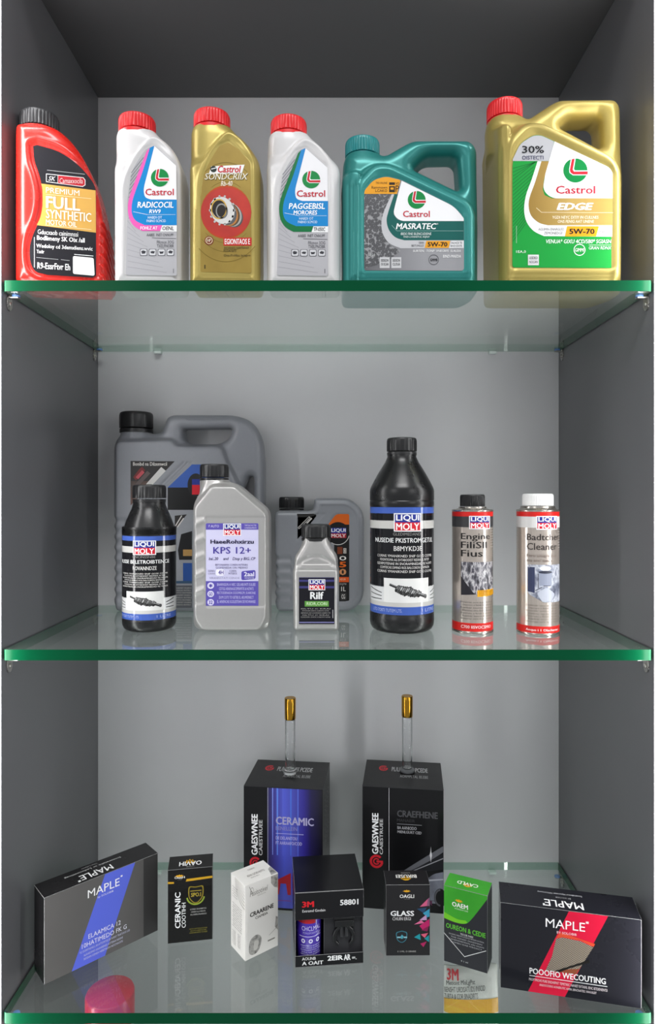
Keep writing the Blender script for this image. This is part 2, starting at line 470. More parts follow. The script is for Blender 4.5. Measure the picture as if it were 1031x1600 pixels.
M_LED = mat('led_diffuser', '#ffffff', 0.4, emit=LED)
M_ALU = mat('brushed_aluminium', '#c9c9cb', 0.3, 1.0, scale=120)
def light_strip(sx, x_in, label):
    t = empty('light_strip', label, 'light', (x_in, -0.0175, (ZC + ZF) / 2))
    h = (ZC - ZF) / 2 + 0.03
    a, b = sorted((0.0, sx * 0.0105))
    box('diffuser', (a, -0.0145, -h, b, 0.0155, h), M_LED, t, bevel=0.002)
    a, b = sorted((sx * 0.0106, sx * 0.0145))
    box('channel', (a, -0.0155, -h, b, 0.0172, h), M_ALU, t, bevel=0.0005)
light_strip(1, 0.4955, 'white vertical light strip along the front edge of the right cabinet side')
light_strip(-1, -0.5045, 'white vertical light strip along the front edge of the left cabinet side')

# glass shelves
T1, T2, T3, TH = 0.3333, -0.2324, -0.789, 0.0165
M_GBACK = pane_mat('shelf_glass_back_edge', (0.62, 0.8, 0.71), 0.05)
M_GEDGE = mat('shelf_glass_edge', '#004a2c', 0.2, noise=0.25, scale=6, spec=0.12)
def shelf(zt, label, dust):
    M_GLASS = pane_mat('shelf_glass_%d' % (dust * 1000), (0.93, 0.965, 0.945), dust)
    x0, x1, y0, y1, r = XL + 0.0025, XR - 0.0025, 0.0, 0.4135, 0.006
    P = fil([(x0, y0, r), (x1, y0, r), (x1, y1), (x0, y1)], 5)
    bm = bmesh.new()
    lo = [bm.verts.new((p[0], p[1], -TH)) for p in P]; hi = [bm.verts.new((p[0], p[1], 0)) for p in P]
    bm.faces.new(lo[::-1]); bm.faces.new(hi); N = len(P)
    for i in range(N):
        f = bm.faces.new([lo[i], lo[(i + 1) % N], hi[(i + 1) % N], hi[i]]); f.material_index = 2 if min(P[i][1], P[(i + 1) % N][1]) > y1 - .001 else 1
    o = bm_obj('glass_shelf', bm, [M_GLASS, M_GEDGE, M_GBACK], loc=(0, 0, zt))
    o['label'] = label; o['category'] = 'shelf'
shelf(T1, 'upper clear glass shelf with green edge carrying the motor oil bottles', 0.08)
shelf(T2, 'middle clear glass shelf with green edge carrying black and silver bottles', 0.06)
shelf(T3, 'lowest clear glass shelf with green edge carrying the small cartons', 0.022)

M_STEEL = mat('clip_steel', '#b9b7b2', 0.28, 1.0)
M_PAD = mat('clip_blue_pad', '#5d86c8', 0.3)
M_PEG = mat('peg_clear_plastic', '#d8e2de', 0.2)
def clip(x, s, y, zt, label):
    t = empty('shelf_clip', label, 'shelf support', (x, y, zt - TH))
    bm = bmesh.new()
    bmesh.ops.create_circle(bm, cap_ends=True, segments=20, radius=0.008)
    for v in bm.verts: v.co = Vector((0.0003 * s, v.co.x, v.co.y * 1.5 - 0.012))
    r = bmesh.ops.extrude_face_region(bm, geom=list(bm.faces))
    for g in r['geom']:
        if isinstance(g, bmesh.types.BMVert): g.co.x += s * 0.0022
    bm_obj('wall_plate', bm, M_STEEL, t)
    a, b = sorted((s * 0.0026, s * 0.017))
    box('tongue', (a, -0.0045, -0.0052, b, 0.0045, -0.0026), M_STEEL, t, bevel=0.0008)
    sc = lathe('screw', [(0.0035, 0), (0.0035, 0.0018), (0.002, 0.0028), (0, 0.0028)], M_STEEL, t, n=16, loc=(s * 0.0025, 0, -0.014))
    sc.rotation_euler = (0, s * PI / 2, 0)
    lathe('pad', [(0.0058, -0.0025), (0.0062, -0.0013), (0.0055, -0.0002), (0, -0.0002)], M_PAD, t, n=20, loc=(s * 0.012, 0, 0))
for zt, nm in ((T1, 'upper'), (T2, 'middle'), (T3, 'lowest')):
    for x, s, sd in ((XL, 1, 'left'), (XR, -1, 'right')):
        clip(x, s, 0.022, zt, 'steel shelf clip with blue pad under the front %s corner of the %s glass shelf' % (sd, nm))
        clip(x, s, 0.392, zt, 'steel shelf clip with blue pad under the back %s corner of the %s glass shelf' % (sd, nm))
    for px, sd in ((248, 'left'), (768, 'right')):
        x = (px - CX) * 1.416 / F
        o = box('shelf_peg', (-0.008, -0.012, -0.006, 0.008, -0.0003, -0.0003), M_PEG, bevel=0.0018)
        o.location = (x, YB, zt - TH)
        o['label'] = 'small clear peg on the back wall under the %s glass shelf, %s of centre' % (nm, sd); o['category'] = 'shelf support'
        o['group'] = 'clear pegs under the shelves'

# ------------------------------------------------------------ plastics
P_RED = mat('red_plastic', '#d8281f', 0.26, noise=0.03, scale=40, coat=0.2)
P_REDCAP = mat('red_cap_plastic', '#e0262a', 0.32)
P_BLKCAP = mat('black_cap_plastic', '#1d1d1e', 0.34)
P_GREYCAP = mat('dark_grey_cap_plastic', '#3a3a3c', 0.36)
P_WHITE = mat('white_plastic', '#d2d0d0', 0.32, noise=0.02, scale=30, coat=0.05)
P_GOLD = mat('gold_plastic', '#b3a058', 0.36, 0.4, noise=0.04, scale=300)
P_TEAL = mat('teal_plastic', '#2e8580', 0.34, 0.3, noise=0.05, scale=300)
P_TEALCAP = mat('teal_cap_plastic', '#1e8486', 0.32)
P_GREY = mat('slate_grey_plastic', '#8d8f95', 0.38, 0.12, noise=0.04, scale=200)
P_SILVER = mat('silver_plastic', '#b4b2b0', 0.33, 0.5, noise=0.03, scale=250)
P_BLACK = mat('black_plastic', '#171718', 0.28, noise=0.05, scale=60)
P_WHITECAP = mat('white_cap_plastic', '#f0f0ee', 0.32)

# ------------------------------------------------------------ upper shelf
def red_bottle():
    fr = Fr(92, 0.022, T1, 0.092); b = fr.base
    t = empty('oil_bottle', 'bright red motor oil bottle with black cap and a black and gold full synthetic label', 'bottle', fr.loc(), math.radians(6))
    out = fr.o([(27, None, 14, .022), (27, 222, 26, .022), (36, 206, 10, .04, .03), (92, 206, 14, .045, .03), (120, 218, 20, .06, .022), (141, 246, 20, .06, .022), (158, 284, 30, .062, .022), (168, 322, 30, .064, .022), (175, 368, 20, .064, .022), (178, None, 14, .064)])
    lab = curve([(48, 230), (50, 252), (57, 274), (62, 298), (62, 322), (57, 346), (48, 368), (43, 388), (43.5, 408), (48, 421), (55, 427)], 4) + [(70, 430), (138, 432), (143, 428)] + curve([(143, 294), (137, 280), (116, 256), (87, 237), (54, 228)], 4)
    LP = fr.p(lab); s = fr.s
    def front(X, Z):
        d = sdf2(LP, X, Z)
        return -0.0022 * sstep(0.006, 0.003, d) + 0.0012 * np.exp(-((d - 0.010) / 0.003) ** 2)
    x_r = fr.x(148)
    def mod3(X, Y, Z):
        m = sstep(x_r, x_r + 0.006, X) * sstep(fr.z(332), fr.z(345), Z) * 0
        band = (X > x_r) & (Z < fr.z(338)) & (Z > fr.z(446))
        return np.where(band, 0.0022 * np.sin((Z + 0.5 * Y) / 0.0026), 0.0)
    cx = fr.x(64, fr.D / 2)
    molded(t, out, fr.D, 0.022, P_RED, front=front, mod3=mod3, necks=[(cx, fr.z(235), fr.z(198, .016), 28.5 * s)], k=0.012)
    cap(t, cx, 0, fr.z(201, .016), 30.5 * s, fr.z(169, .016) - fr.z(201, .016), P_GREYCAP, ribs=34)
    L = Label(fr.conv())
    L.poly(lab, '#1b1a20', 0)
    gold = [(60, 288), (142.5, 294.5), (143, 361)] + curve([(53.5, 353), (59, 340), (62, 322), (62, 298), (60, 288)], 3)
    L.poly(gold, '#d1a14e', 1)
    sl = 0.09
    L.line(69, 266.5, 126, 270, 0.6, '#c9c9c9', 2)
    L.poly([(67.5, 272), (124, 275), (127, 279), (127, 287), (123, 290), (67.5, 285)], '#e8e8e8', 2)
    L.poly([(68.5, 273), (85, 274), (85, 285.6), (68.5, 284.2)], '#18181c', 3)
    L.poly([(85.7, 274), (123.5, 276), (126, 279.5), (126, 286.6), (122.5, 289), (85.7, 286)], '#b3202c', 3)
    L.text('SK', 71, 276, 82, 283, '#f0f0f0', 0.01, 0.3)
    L.text('Camaxxocila', 88, 278, 123, 286, '#e9c8c8', 0.01, 0.1, slope=-0.03)
    for tx, x0, y0, x1, y1, bo in (('PREMIUM', 67.5, 293.5, 118, 302, .01), ('FULL', 67.5, 307, 119, 326, .035), ('SYNTHETIC', 67.5, 327.5, 136, 341.5, .02), ('MOTOR OIL', 67.5, 343.5, 114, 351.5, .015)):
        L.text(tx, x0, y0, x1, y1, '#fbf3e0', bo, slope=0.05)
    L.line(67.5, 304.3, 136, 308, 0.6, '#f4e2bd'); L.line(66, 352.5, 136, 356.5, 0.6, '#f4e2bd')
    L.text('Gducxaob cainimnssi', 55, 359.5, 116, 367, '#d8d8d8', .02, slope=0.03)
    L.text('Bodlimeny SK Oix /all', 54, 369, 126, 378.5, '#f4f4f4', .03, slope=0.02)
    L.text('Wedoloy cd 3demxliens.wvic', 53, 382, 138, 390, '#f4f4f4', .025, slope=0.02)
    L.text('Tsciir', 53.5, 391.5, 65, 397, '#f4f4f4', .025)
    L.line(53, 403.5, 86, 405.5, 0.6, '#b8b8b8'); L.line(90, 405.5, 103, 406.5, 0.6, '#b8b8b8')
    L.text('R9-EssrFtvr Eh', 54.5, 411, 104, 421, '#f6f6f6', .03, slope=0.02)
    L.line(110, 396.5, 139, 398, 1.0, '#f0f0f0')
    L.poly(fil([(108, 399, 3), (139.5, 401, 3), (141, 429, 3), (108, 427, 3)]), '#f1f0ee', 2)
    L.line(50, 372, 50, 419, 0.9, '#e8e8e8')
    L.build('label', flat(-fr.D / 2 + 0.0022), t)
red_bottle()

def quart(dx, dy, m, label, capname):
    fr = Fr(232 + dx, 0.022, T1, 0.085); b = fr.base
    t = empty('oil_bottle', label, 'bottle', fr.loc())
    S = lambda pts: [((p[0] + dx, b - (b - p[1]) * (b - 205 - dy) / (b - 205)) + tuple(p[2:])) for p in pts]
    def SO(pts): return [(p[0] + dx, None if p[1] is None else S([(0, p[1])])[0][1]) + tuple(p[2:]) for p in pts]
    far = .066 if fr.cx < 400 else .045
    out = fr.o(SO([(181, None, 10, .02), (180.5, 250, 20, .02), (184.5, 212, 10, .035, .03), (196, 205, 6, .04, .03), (243, 206, 8, .04, .03), (266, 220, 14, far - .02, .02), (290, 250, 12, far, .02), (295, 272, 12, far, .02), (295, None, 10, far)]))
    pan = fr.p(fil(S([(188, b + 60), (188, 282, 22), (212, 238, 16), (238, 208, 16), (264, 223, 12), (284, 252, 12), (285, b + 60)])))
    lab = fil(S([(196, 430, 4), (199, 310), (204, 275), (213, 249), (226, 234), (241, 227, 3), (275, 258, 6), (276, 431, 4)]))
    LP = fr.p(lab)
    def depth(X, Z):
        d = sdf2(pan, X, Z)
        return fr.D / 2 - 0.018 * sstep(-0.002, 0.009, d) * sstep(fr.z(262), fr.z(232), Z)
    def front(X, Z):
        d = sdf2(pan, X, Z); e = sdf2(LP, X, Z)
        return 0.0024 * np.exp(-((d + 0.004) / 0.0035) ** 2) * sstep(fr.z(345), fr.z(285), Z) - 0.0012 * sstep(0.004, 0.002, e)
    def side(X, Z):                       # two upright grooves at the right corner
        return 0.0
    nd = fr.D / 2; c0 = S([(214.5, 204)])[0]; nz = nd - .028
    cx = fr.x(214.5 + dx, nd); zt = fr.z(c0[1], nz)
    molded(t, out, fr.D, 0.020, m, depth=depth, front=front, necks=[(cx, zt - 0.05, zt + 0.004, 27.0 * fr.s * 1.03)], k=0.014)
    ct = S([(214.5, 172)])[0]
    cap(t, cx, 0, zt + 0.001, 28.3 * fr.s * 1.04, fr.z(172.5 + dy, nz) - zt - 0.001, P_REDCAP, ribs=34, label='red ribbed cap')
    L = Label(lambda a, c: (fr.x(a + dx), fr.z(b - (b - c) * (b - 205 - dy) / (b - 205))))
    return t, fr, L
def quart_white(dx, dy, acc, name, words, code, label):
    t, fr, L = quart(dx, dy, P_WHITE, label, 'red')
    L.poly(fil([(196, 430, 4), (199, 310), (204, 275), (213, 249), (226, 234), (241, 227, 3), (275, 258, 6), (276, 431, 4)]), '#b4b3b7', 0)
    for k in range(12):                   # fine hatching
        y = 262 + k * 6.5
        L.line(201 + max(0, (300 - y) * 0.10), y + 8, 224 - k * 0.9, y - 16, 0.9, '#6c6c72', 1)
    for k in range(9):
        L.line(199, 345 + k * 9, 212 + k * 6, 362 + k * 8, 0.5, '#95959b', 1)
    L.poly([(241, 228)] + [(275, 259), (275.6, 312), (234, 312), (225, 308), (222, 300), (226, 280), (236, 240)], '#efeef0', 2)
    inner = curve([(241, 228), (236, 248), (230, 272), (225, 292), (225, 303), (228, 309), (236, 312)], 4)
    mid = curve([(234, 231), (222, 270), (211, 300), (206, 318), (206, 334), (212, 345), (226, 352)], 4)
    outer = curve([(229, 236), (212, 280), (202, 308), (199.5, 325), (202, 342), (210, 354), (222, 361)], 4)
    L.poly(inner + [(276, 312), (276, 352)] + mid[::-1], '#0b84c9', 3)
    L.poly(mid + [(253, 352), (250, 361)] + outer[::-1], acc, 3)
    L.poly([(253, 352.4), (276, 352.4), (276, 362), (250, 362)], '#f1f1f1', 3)
    oil_logo(L, 249.6, 278, 14)
    L.text('Castrol', 227, 295, 271.5, 305.5, '#c01f35', .025)
    L.text(name, 214.5, 315.5, 271, 325, '#ffffff', .03, .15)
    L.text(words, 233, 327.5, 251, 333.5, '#ffffff', .02, .15) if len(words) < 5 else L.text(words, 222, 327, 259, 334, '#ffffff', .03, .1)
    L.line(208, 331, 230, 335.5, 0.5, '#ffffff', 4); L.line(230, 335.5, 274, 335.5, 0.5, '#cfe6f5', 4)
    L.text('HABDI OT', 231, 338, 253, 342, '#e6f3fb', .01); L.text('PABNO SCMCID', 229, 343.5, 259, 347.5, '#e6f3fb', .01)
    if acc == '#e95fb4': L.text('FOHLZ AT', 219, 354, 246, 359, '#ffffff', .02, .1)
    L.text(code, 253.5, 354, 271.5, 360, '#26262a', .025, .1)
    L.text('AABEE  INET CNNUPF', 229, 365, 271, 369.5, '#3a3a40', .005)
    L.line(237, 372, 275, 373, 0.7, '#55555a')
    L.text('Flfcmon 3OG', 245, 376, 271.5, 381, '#4a4a50', .01); L.text('TXELFNOBR', 245, 382, 271.5, 387, '#4a4a50', .01)
    for k in range(4):
        x = 218.5 + 14 * k
        L.poly(fil([(x, 389, 2), (x + 11.5, 389, 2), (x + 11.5, 400, 2), (x, 400, 2)], 3), '#59595f', 3)
        L.poly(fil([(x + .8, 389.8, 2), (x + 10.7, 389.8, 2), (x + 10.7, 399.2, 2), (x + .8, 399.2, 2)], 3), '#d4d4d7', 4)
        L.poly([(x + 2, 393 + k % 2), (x + 5, 391.5 + k % 3), (x + 9.5, 393), (x + 8, 396.5), (x + 3.5, 397 - k % 2)], '#3b3b41', 5)
    L.rect(270.5, 420, 271.3, 427, '#3b3b41', 3)
    L.build('label', flat(-fr.D / 2 + 0.0012), t)
quart_white(0, 0, '#e95fb4', 'RADICOCIL', 'RW9', 'OENL', 'white oil bottle with red cap, pink and blue swoosh label, beside the red bottle')
quart_white(236.5, 4, '#00703c', 'PAGGEBISL', 'MORORES', 'TP-050C', 'white oil bottle with red cap, green and blue swoosh label, left of teal jug')

def quart_gold():
    dx, dy = 116.7, -7
    t, fr, _ = quart(dx, dy, P_GOLD, 'slim gold oil bottle with red cap, a gear on a red disc on its label', 'red')
    L = Label(fr.conv())
    M = ramp_mat('print_bronze', 'noise', [(0.3, '#8a722c'), (0.7, '#9d8438')], 20, 0.4, metal=0.3)
    LO = fil([(313, 425, 3), (313, 295), (318, 268), (328, 246), (342, 229), (355.6, 222, 3), (372, 233), (391, 254, 5), (393, 427, 4)])
    L.poly(LO, M, 0)
    for k, r in enumerate((48, 62, 78)):
        L.ring(353, 331.6, r * 0.62 + 14, r, 0.012, '#75601f', 1, 36, PI * 0.24, PI * 0.76); L.ring(353, 331.6, r * 0.6 + 10, r, 0.012, '#75601f', 1, 36, PI * 1.3, PI * 1.7)
    RED = ramp_mat('print_red_disc', 'noise', [(0.3, '#a82316'), (0.7, '#c22c1a')], 30, 0.35)
    L.ell(353, 331.6, 39.7, 42, '#b8481c', 1); L.ell(353, 332, 39.2, 39, RED, 2, 40)
    L.poly([(330, 260), (382, 257.5), (378, 270.5), (326, 272)], '#f0efec', 3)
    L.ell(333.5, 264.5, 5, 5, '#26302c', 4); L.line(330, 264.5, 338, 262.5, 1.4, '#e8e8e8', 5)
    L.text('Castrol', 340, 259, 376.5, 270, '#c51f2c', .04, .2)
    L.text('SONDCRIIX', 320, 271.5, 388, 281.5, '#5a4a1a', .03, .25, l=4); L.text('SONDCRIIX', 319.5, 271, 387.5, 281, '#e8e2cf', .015, .25)
    L.text('Rb-40', 345, 283, 363, 291, '#f0e2d0', .02, .2)
    # the gear: stacked rings seen at an angle
    for k, (cx, cy, rx, ry, c) in enumerate(((364, 338, 15, 18, '#4f4f50'), (361, 336, 16, 19, '#a7a6a2'), (358, 335, 16, 19.5, '#5b4630'), (355, 334, 16, 20, '#b9793c'), (352, 332, 17, 21, '#595a5c'), (347, 329, 18.5, 22, '#d4d3d0'))):
        L.ell(cx, cy, rx, ry, c, 3 + .4 * k, 26, rot=-0.45)
    L.ell(343, 327, 12, 16, '#26221f', 5.6, rot=-0.45); L.ring(342, 327, 12.5, 16, 0.14, '#c9a24a', 6); L.ring(346, 330, 9, 12, 0.2, '#8f8f8d', 6)
    for k in range(14):
        a = 2 * PI * k / 14
        L.poly([(347 + 17 * math.cos(a - .1), 329 + 21 * math.sin(a - .1)), (347 + 20.5 * math.cos(a - .06), 329 + 24 * math.sin(a - .06)), (347 + 20.5 * math.cos(a + .06), 329 + 24 * math.sin(a + .06)), (347 + 17 * math.cos(a + .1), 329 + 21 * math.sin(a + .1))], '#b9b8b5', 5)
    L.ell(326.5, 376, 7, 7, '#7a2a20', 3); L.ring(326.5, 376, 5.6, 5.6, .2, '#d8c7a0', 4); L.text('HP', 323.5, 373.5, 329.5, 378.5, '#e8dcc0', .02)
    L.rect(349, 371.5, 393, 384, '#c22c26', 3); L.text('EGIONTAOS E', 351, 373.5, 390.5, 382, '#ffffff', .02)
    L.text('SNTARNEFE NARCNANOF', 350, 386, 389, 389, '#2f2a1c', .005); L.text('FOTATGTS', 349.5, 389.5, 369, 394, '#2f2a1c', .005)
    L.text('Ona-Fi-Hlac britprn', 349.5, 397.5, 391, 402, '#2f2a1c', .003)
    L.rect(319, 414, 321, 420, '#4a3f1c', 3)
    L.build('label', flat(-fr.D / 2 + 0.0012), t)
quart_gold()

def jug(fr, t, m, outer, hole, pan, left, hz_line, neck, capspec, capmat, groove_x, groove_z, lab, capname):
    out, ho, pn = fr.o(outer), fr.o(hole, .055), fr.p(fil(pan))
    lf = fr.p(fil(left)); LP = fr.p(lab)
    D = fr.D
    def depth(X, Z):
        d = np.minimum(sdf2(pn, X, Z), sdf2(lf, X, Z))
        return D / 2 - 0.038 * sstep(-0.002, 0.022, d)
    gx = [fr.x(g) for g in groove_x]; gz0, gz1 = fr.z(groove_z[1]), fr.z(groove_z[0])
    def front(X, Z):
        d = sdf2(pn, X, Z)
        r = 0.0020 * np.exp(-((d + 0.007) / 0.004) ** 2) - 0.0014 * sstep(0.004, 0.002, sdf2(LP, X, Z))
        m_ = sstep(gz1 + 0.004, gz1 - 0.01, Z)
        for g in gx: r = r - 0.0035 * np.exp(-((X - g) / 0.0022) ** 2) * m_
        r = r - 0.0012 * np.exp(-((Z - 0.016) / 0.0015) ** 2) * (d < -0.004)
        return r
    nd = D / 2; nx, npt, nr = neck
    nz = nd - .028
    cx = fr.x(nx, nd); zt = fr.z(npt, nz)
    (hx0, hz0), (hx1, hz1) = fr.p(hz_line, .03); hxl = fr.x(neck[0] + 1.45 * nr)
    molded(t, out, D, 0.024, m, vs=0.0021, holes=[ho], depth=depth, front=front, necks=[(cx, zt - 0.05, zt + 0.003, nr * fr.s * 1.05)], k=0.016,
           split=lambda x, y, z: (x > hxl) & (z > hz0 + (hz1 - hz0) * (x - hx0) / (hx1 - hx0)))
    c, h = capspec
    cap(t, cx, 0, zt, c * fr.s * 1.07, fr.z(h, nz) - zt, capmat, ribs=38, label=capname)

def teal_jug():
    fr = Fr(643, 0.022, T1, 0.148); b = fr.base
    t = empty('oil_jug', 'teal oil jug with teal cap, looped handle and black and white label', 'jug', fr.loc())
    lab = fil([(568.5, 422.5, 4), (568.5, 300, 14), (583, 281, 8), (602.5, 275, 8), (626.7, 281, 6), (709, 322, 10), (725, 340, 8), (725, 423, 5)])
    jug(fr, t, P_TEAL,
        [(534, None, 12, .1), (533, 285, 20, .1, .03), (539, 244, 12, .09, .045), (551, 238, 8, .074, .045), (589, 238, 6, .074, .045), (603, 239, 8, .05, .045), (636, 220, 14, .045), (648, 215.5, 8, .045), (736, 215.5, 16, .045), (747, 228, 10, .045), (748.5, 285, 20, .04, .045), (752, 326, 10, .03, .02), (753, None, 12, .024)],
        [(645, 266, 5), (666, 245, 10), (708, 244, 8), (714, 251, 8), (717.5, 301, 9)],
        [(557, b + 60), (557, 288, 14), (585, 258, 16), (608, 257, 16), (730, 315, 10), (738, 330, 10), (738, b + 60)],
        [(528, b + 60), (528, 285, 10), (540, 268, 8), (562, 268, 8), (562, b + 60)],
        [(560, 240), (752, 328)], (566, 241, 26), (27, 209), P_TEALCAP, (545, 551, 557), (282, 440), lab, 'teal ribbed cap')
    L = Label(fr.conv())
    BUB = ramp_mat('print_bubbles', 'voronoi', [(0.0, '#6a6a6d'), (0.4, '#4a4a4d'), (0.62, '#5a5a5d'), (0.8, '#98989a')], 230, 0.3)
    L.poly(lab, ramp_mat('print_grey_fade', 'axis', [(0, '#5f5f63'), (0.6, '#97979b'), (1, '#98989c')], lo=fr.x(568), hi=fr.x(725)), 0)
    L.poly(fil([(568.7, 385), (568.7, 303), (617, 303), (606, 330), (598, 350), (600, 368), (610, 384), (626, 392), (600, 412), (569, 419)]), BUB, 1)
    L.poly(fil([(569, 303), (570, 297, 6), (583, 281.6, 8), (602.5, 275.6, 8), (626, 281.4, 3), (620, 303)]), '#eaa021', 2)
    L.poly(fil([(627.5, 282.5), (709, 322.5, 10), (724.6, 341, 8), (724.6, 345.5), (625, 345.5, 14), (614, 335, 12), (618, 318)]), '#f3f2f3', 3)
    L.poly([(626, 303.5)] + [(616, 303.5)] + curve([(616, 303.5), (607, 330), (604, 345), (608, 360), (618, 371), (632, 375.5)], 4) + [(724.8, 375.5), (724.8, 345.5), (630, 345.5), (621, 343), (615, 335), (617, 322), (621, 310)], '#0d5c56', 2)
    L.poly(curve([(612, 303.5), (600, 330), (596, 348), (598, 365), (608, 380), (626, 388)], 4) + [(724.8, 388), (724.8, 375.5)] + curve([(632, 375.5), (618, 371), (608, 360), (604, 345), (607, 330), (616, 303.5)], 4), '#c3c3c6', 1.6)
    L.line(612, 352, 620, 361, .5, '#9cc5bf', 4); L.line(620, 361, 724, 361, .5, '#9cc5bf', 4)
    oil_logo(L, 651, 312.5, 14)
    L.text('Castrol', 629.5, 329.5, 671.5, 339.5, '#c01f35', .025)
    L.text('MASRATEC', 618.5, 349, 682, 358.5, '#ffffff', .035, .2); L.text('o', 682.5, 349, 684.5, 351, '#ffffff', .0)
    L.text('IBIDE FINE BLENCUDEINE', 626, 363.5, 674, 367.5, '#dfe9e7', .015, .1); L.text('TND-LVNNITUL INJNY', 630, 369, 671.5, 372.5, '#dfe9e7', .015, .1)
    L.poly([(666, 376.5), (703.5, 376.5), (701, 387.5), (663.5, 387.5)], '#eaa021', 3)
    L.text('5W-70', 668, 378.5, 699, 385.5, '#17171a', .04)
    L.text('OENN', 654, 378, 662, 381, '#303034', .01); L.text('BEITUNULD', 643, 382.5, 662, 385.5, '#303034', .01)
    L.poly([(705, 376.5), (724.6, 376.5), (724.6, 387.5), (702, 387.5)], '#e6e6e8', 3); L.text('INLNCE TE', 705, 378, 722, 381.5, '#303034', .005); L.text('BNO/2NTR', 704, 383, 722, 386, '#303034', .005)
    L.text('SURTEN,  TONP  VNEGRFS  SLALEIA', 645, 390.5, 720, 394.5, '#f0f0f0', .012, .15); L.text('BIND-MAEDA', 692, 398.5, 720, 403, '#f0f0f0', .012, .15)
    L.ring(677.5, 406, 8, 8, .09, '#3b3b40', 3); L.text('GMMB', 672, 404, 683.5, 408.5, '#2b2b30', .03)
    for k in (1, 2):
        x = 575 + 18.2 * k
        L.rect(x, 402, x + 15.5, 419, '#cbcbcd', 2); L.text('SEDEON', x + 2, 405, x + 13.5, 409, '#3a3a3e', .02); L.text('OI OCAN' if k == 1 else 'CLOUA', x + 2, 411, x + 13.5, 415, '#3a3a3e', .02)
    L.line(575.5, 368, 575.5, 384, .4, '#d8d8d8'); L.text('IIEI.o', 575.5, 395, 586, 400.5, '#d8d8d8', .005)
    L.text('TIO INUNE', 587, 284.5, 605, 287.5, '#4b3310', .005); L.text('Rammown', 580.5, 291, 605, 295, '#4b3310', .01); L.text('LCAKO', 586.5, 296, 605, 300, '#4b3310', .01)
    L.rect(608, 285, 617, 289, '#2a1d0c', 3); L.rect(608, 291, 617, 300.5, '#2a1d0c', 3); L.rect(610, 293, 615, 296.5, '#eaa021', 4)
    L.text('VO', 618, 285, 623.5, 289, '#4b3310', .02); L.text('P', 618, 290, 623.5, 300, '#2a1d0c', .01)
    L.build('label', flat(-fr.D / 2 + 0.0014), t)
teal_jug()

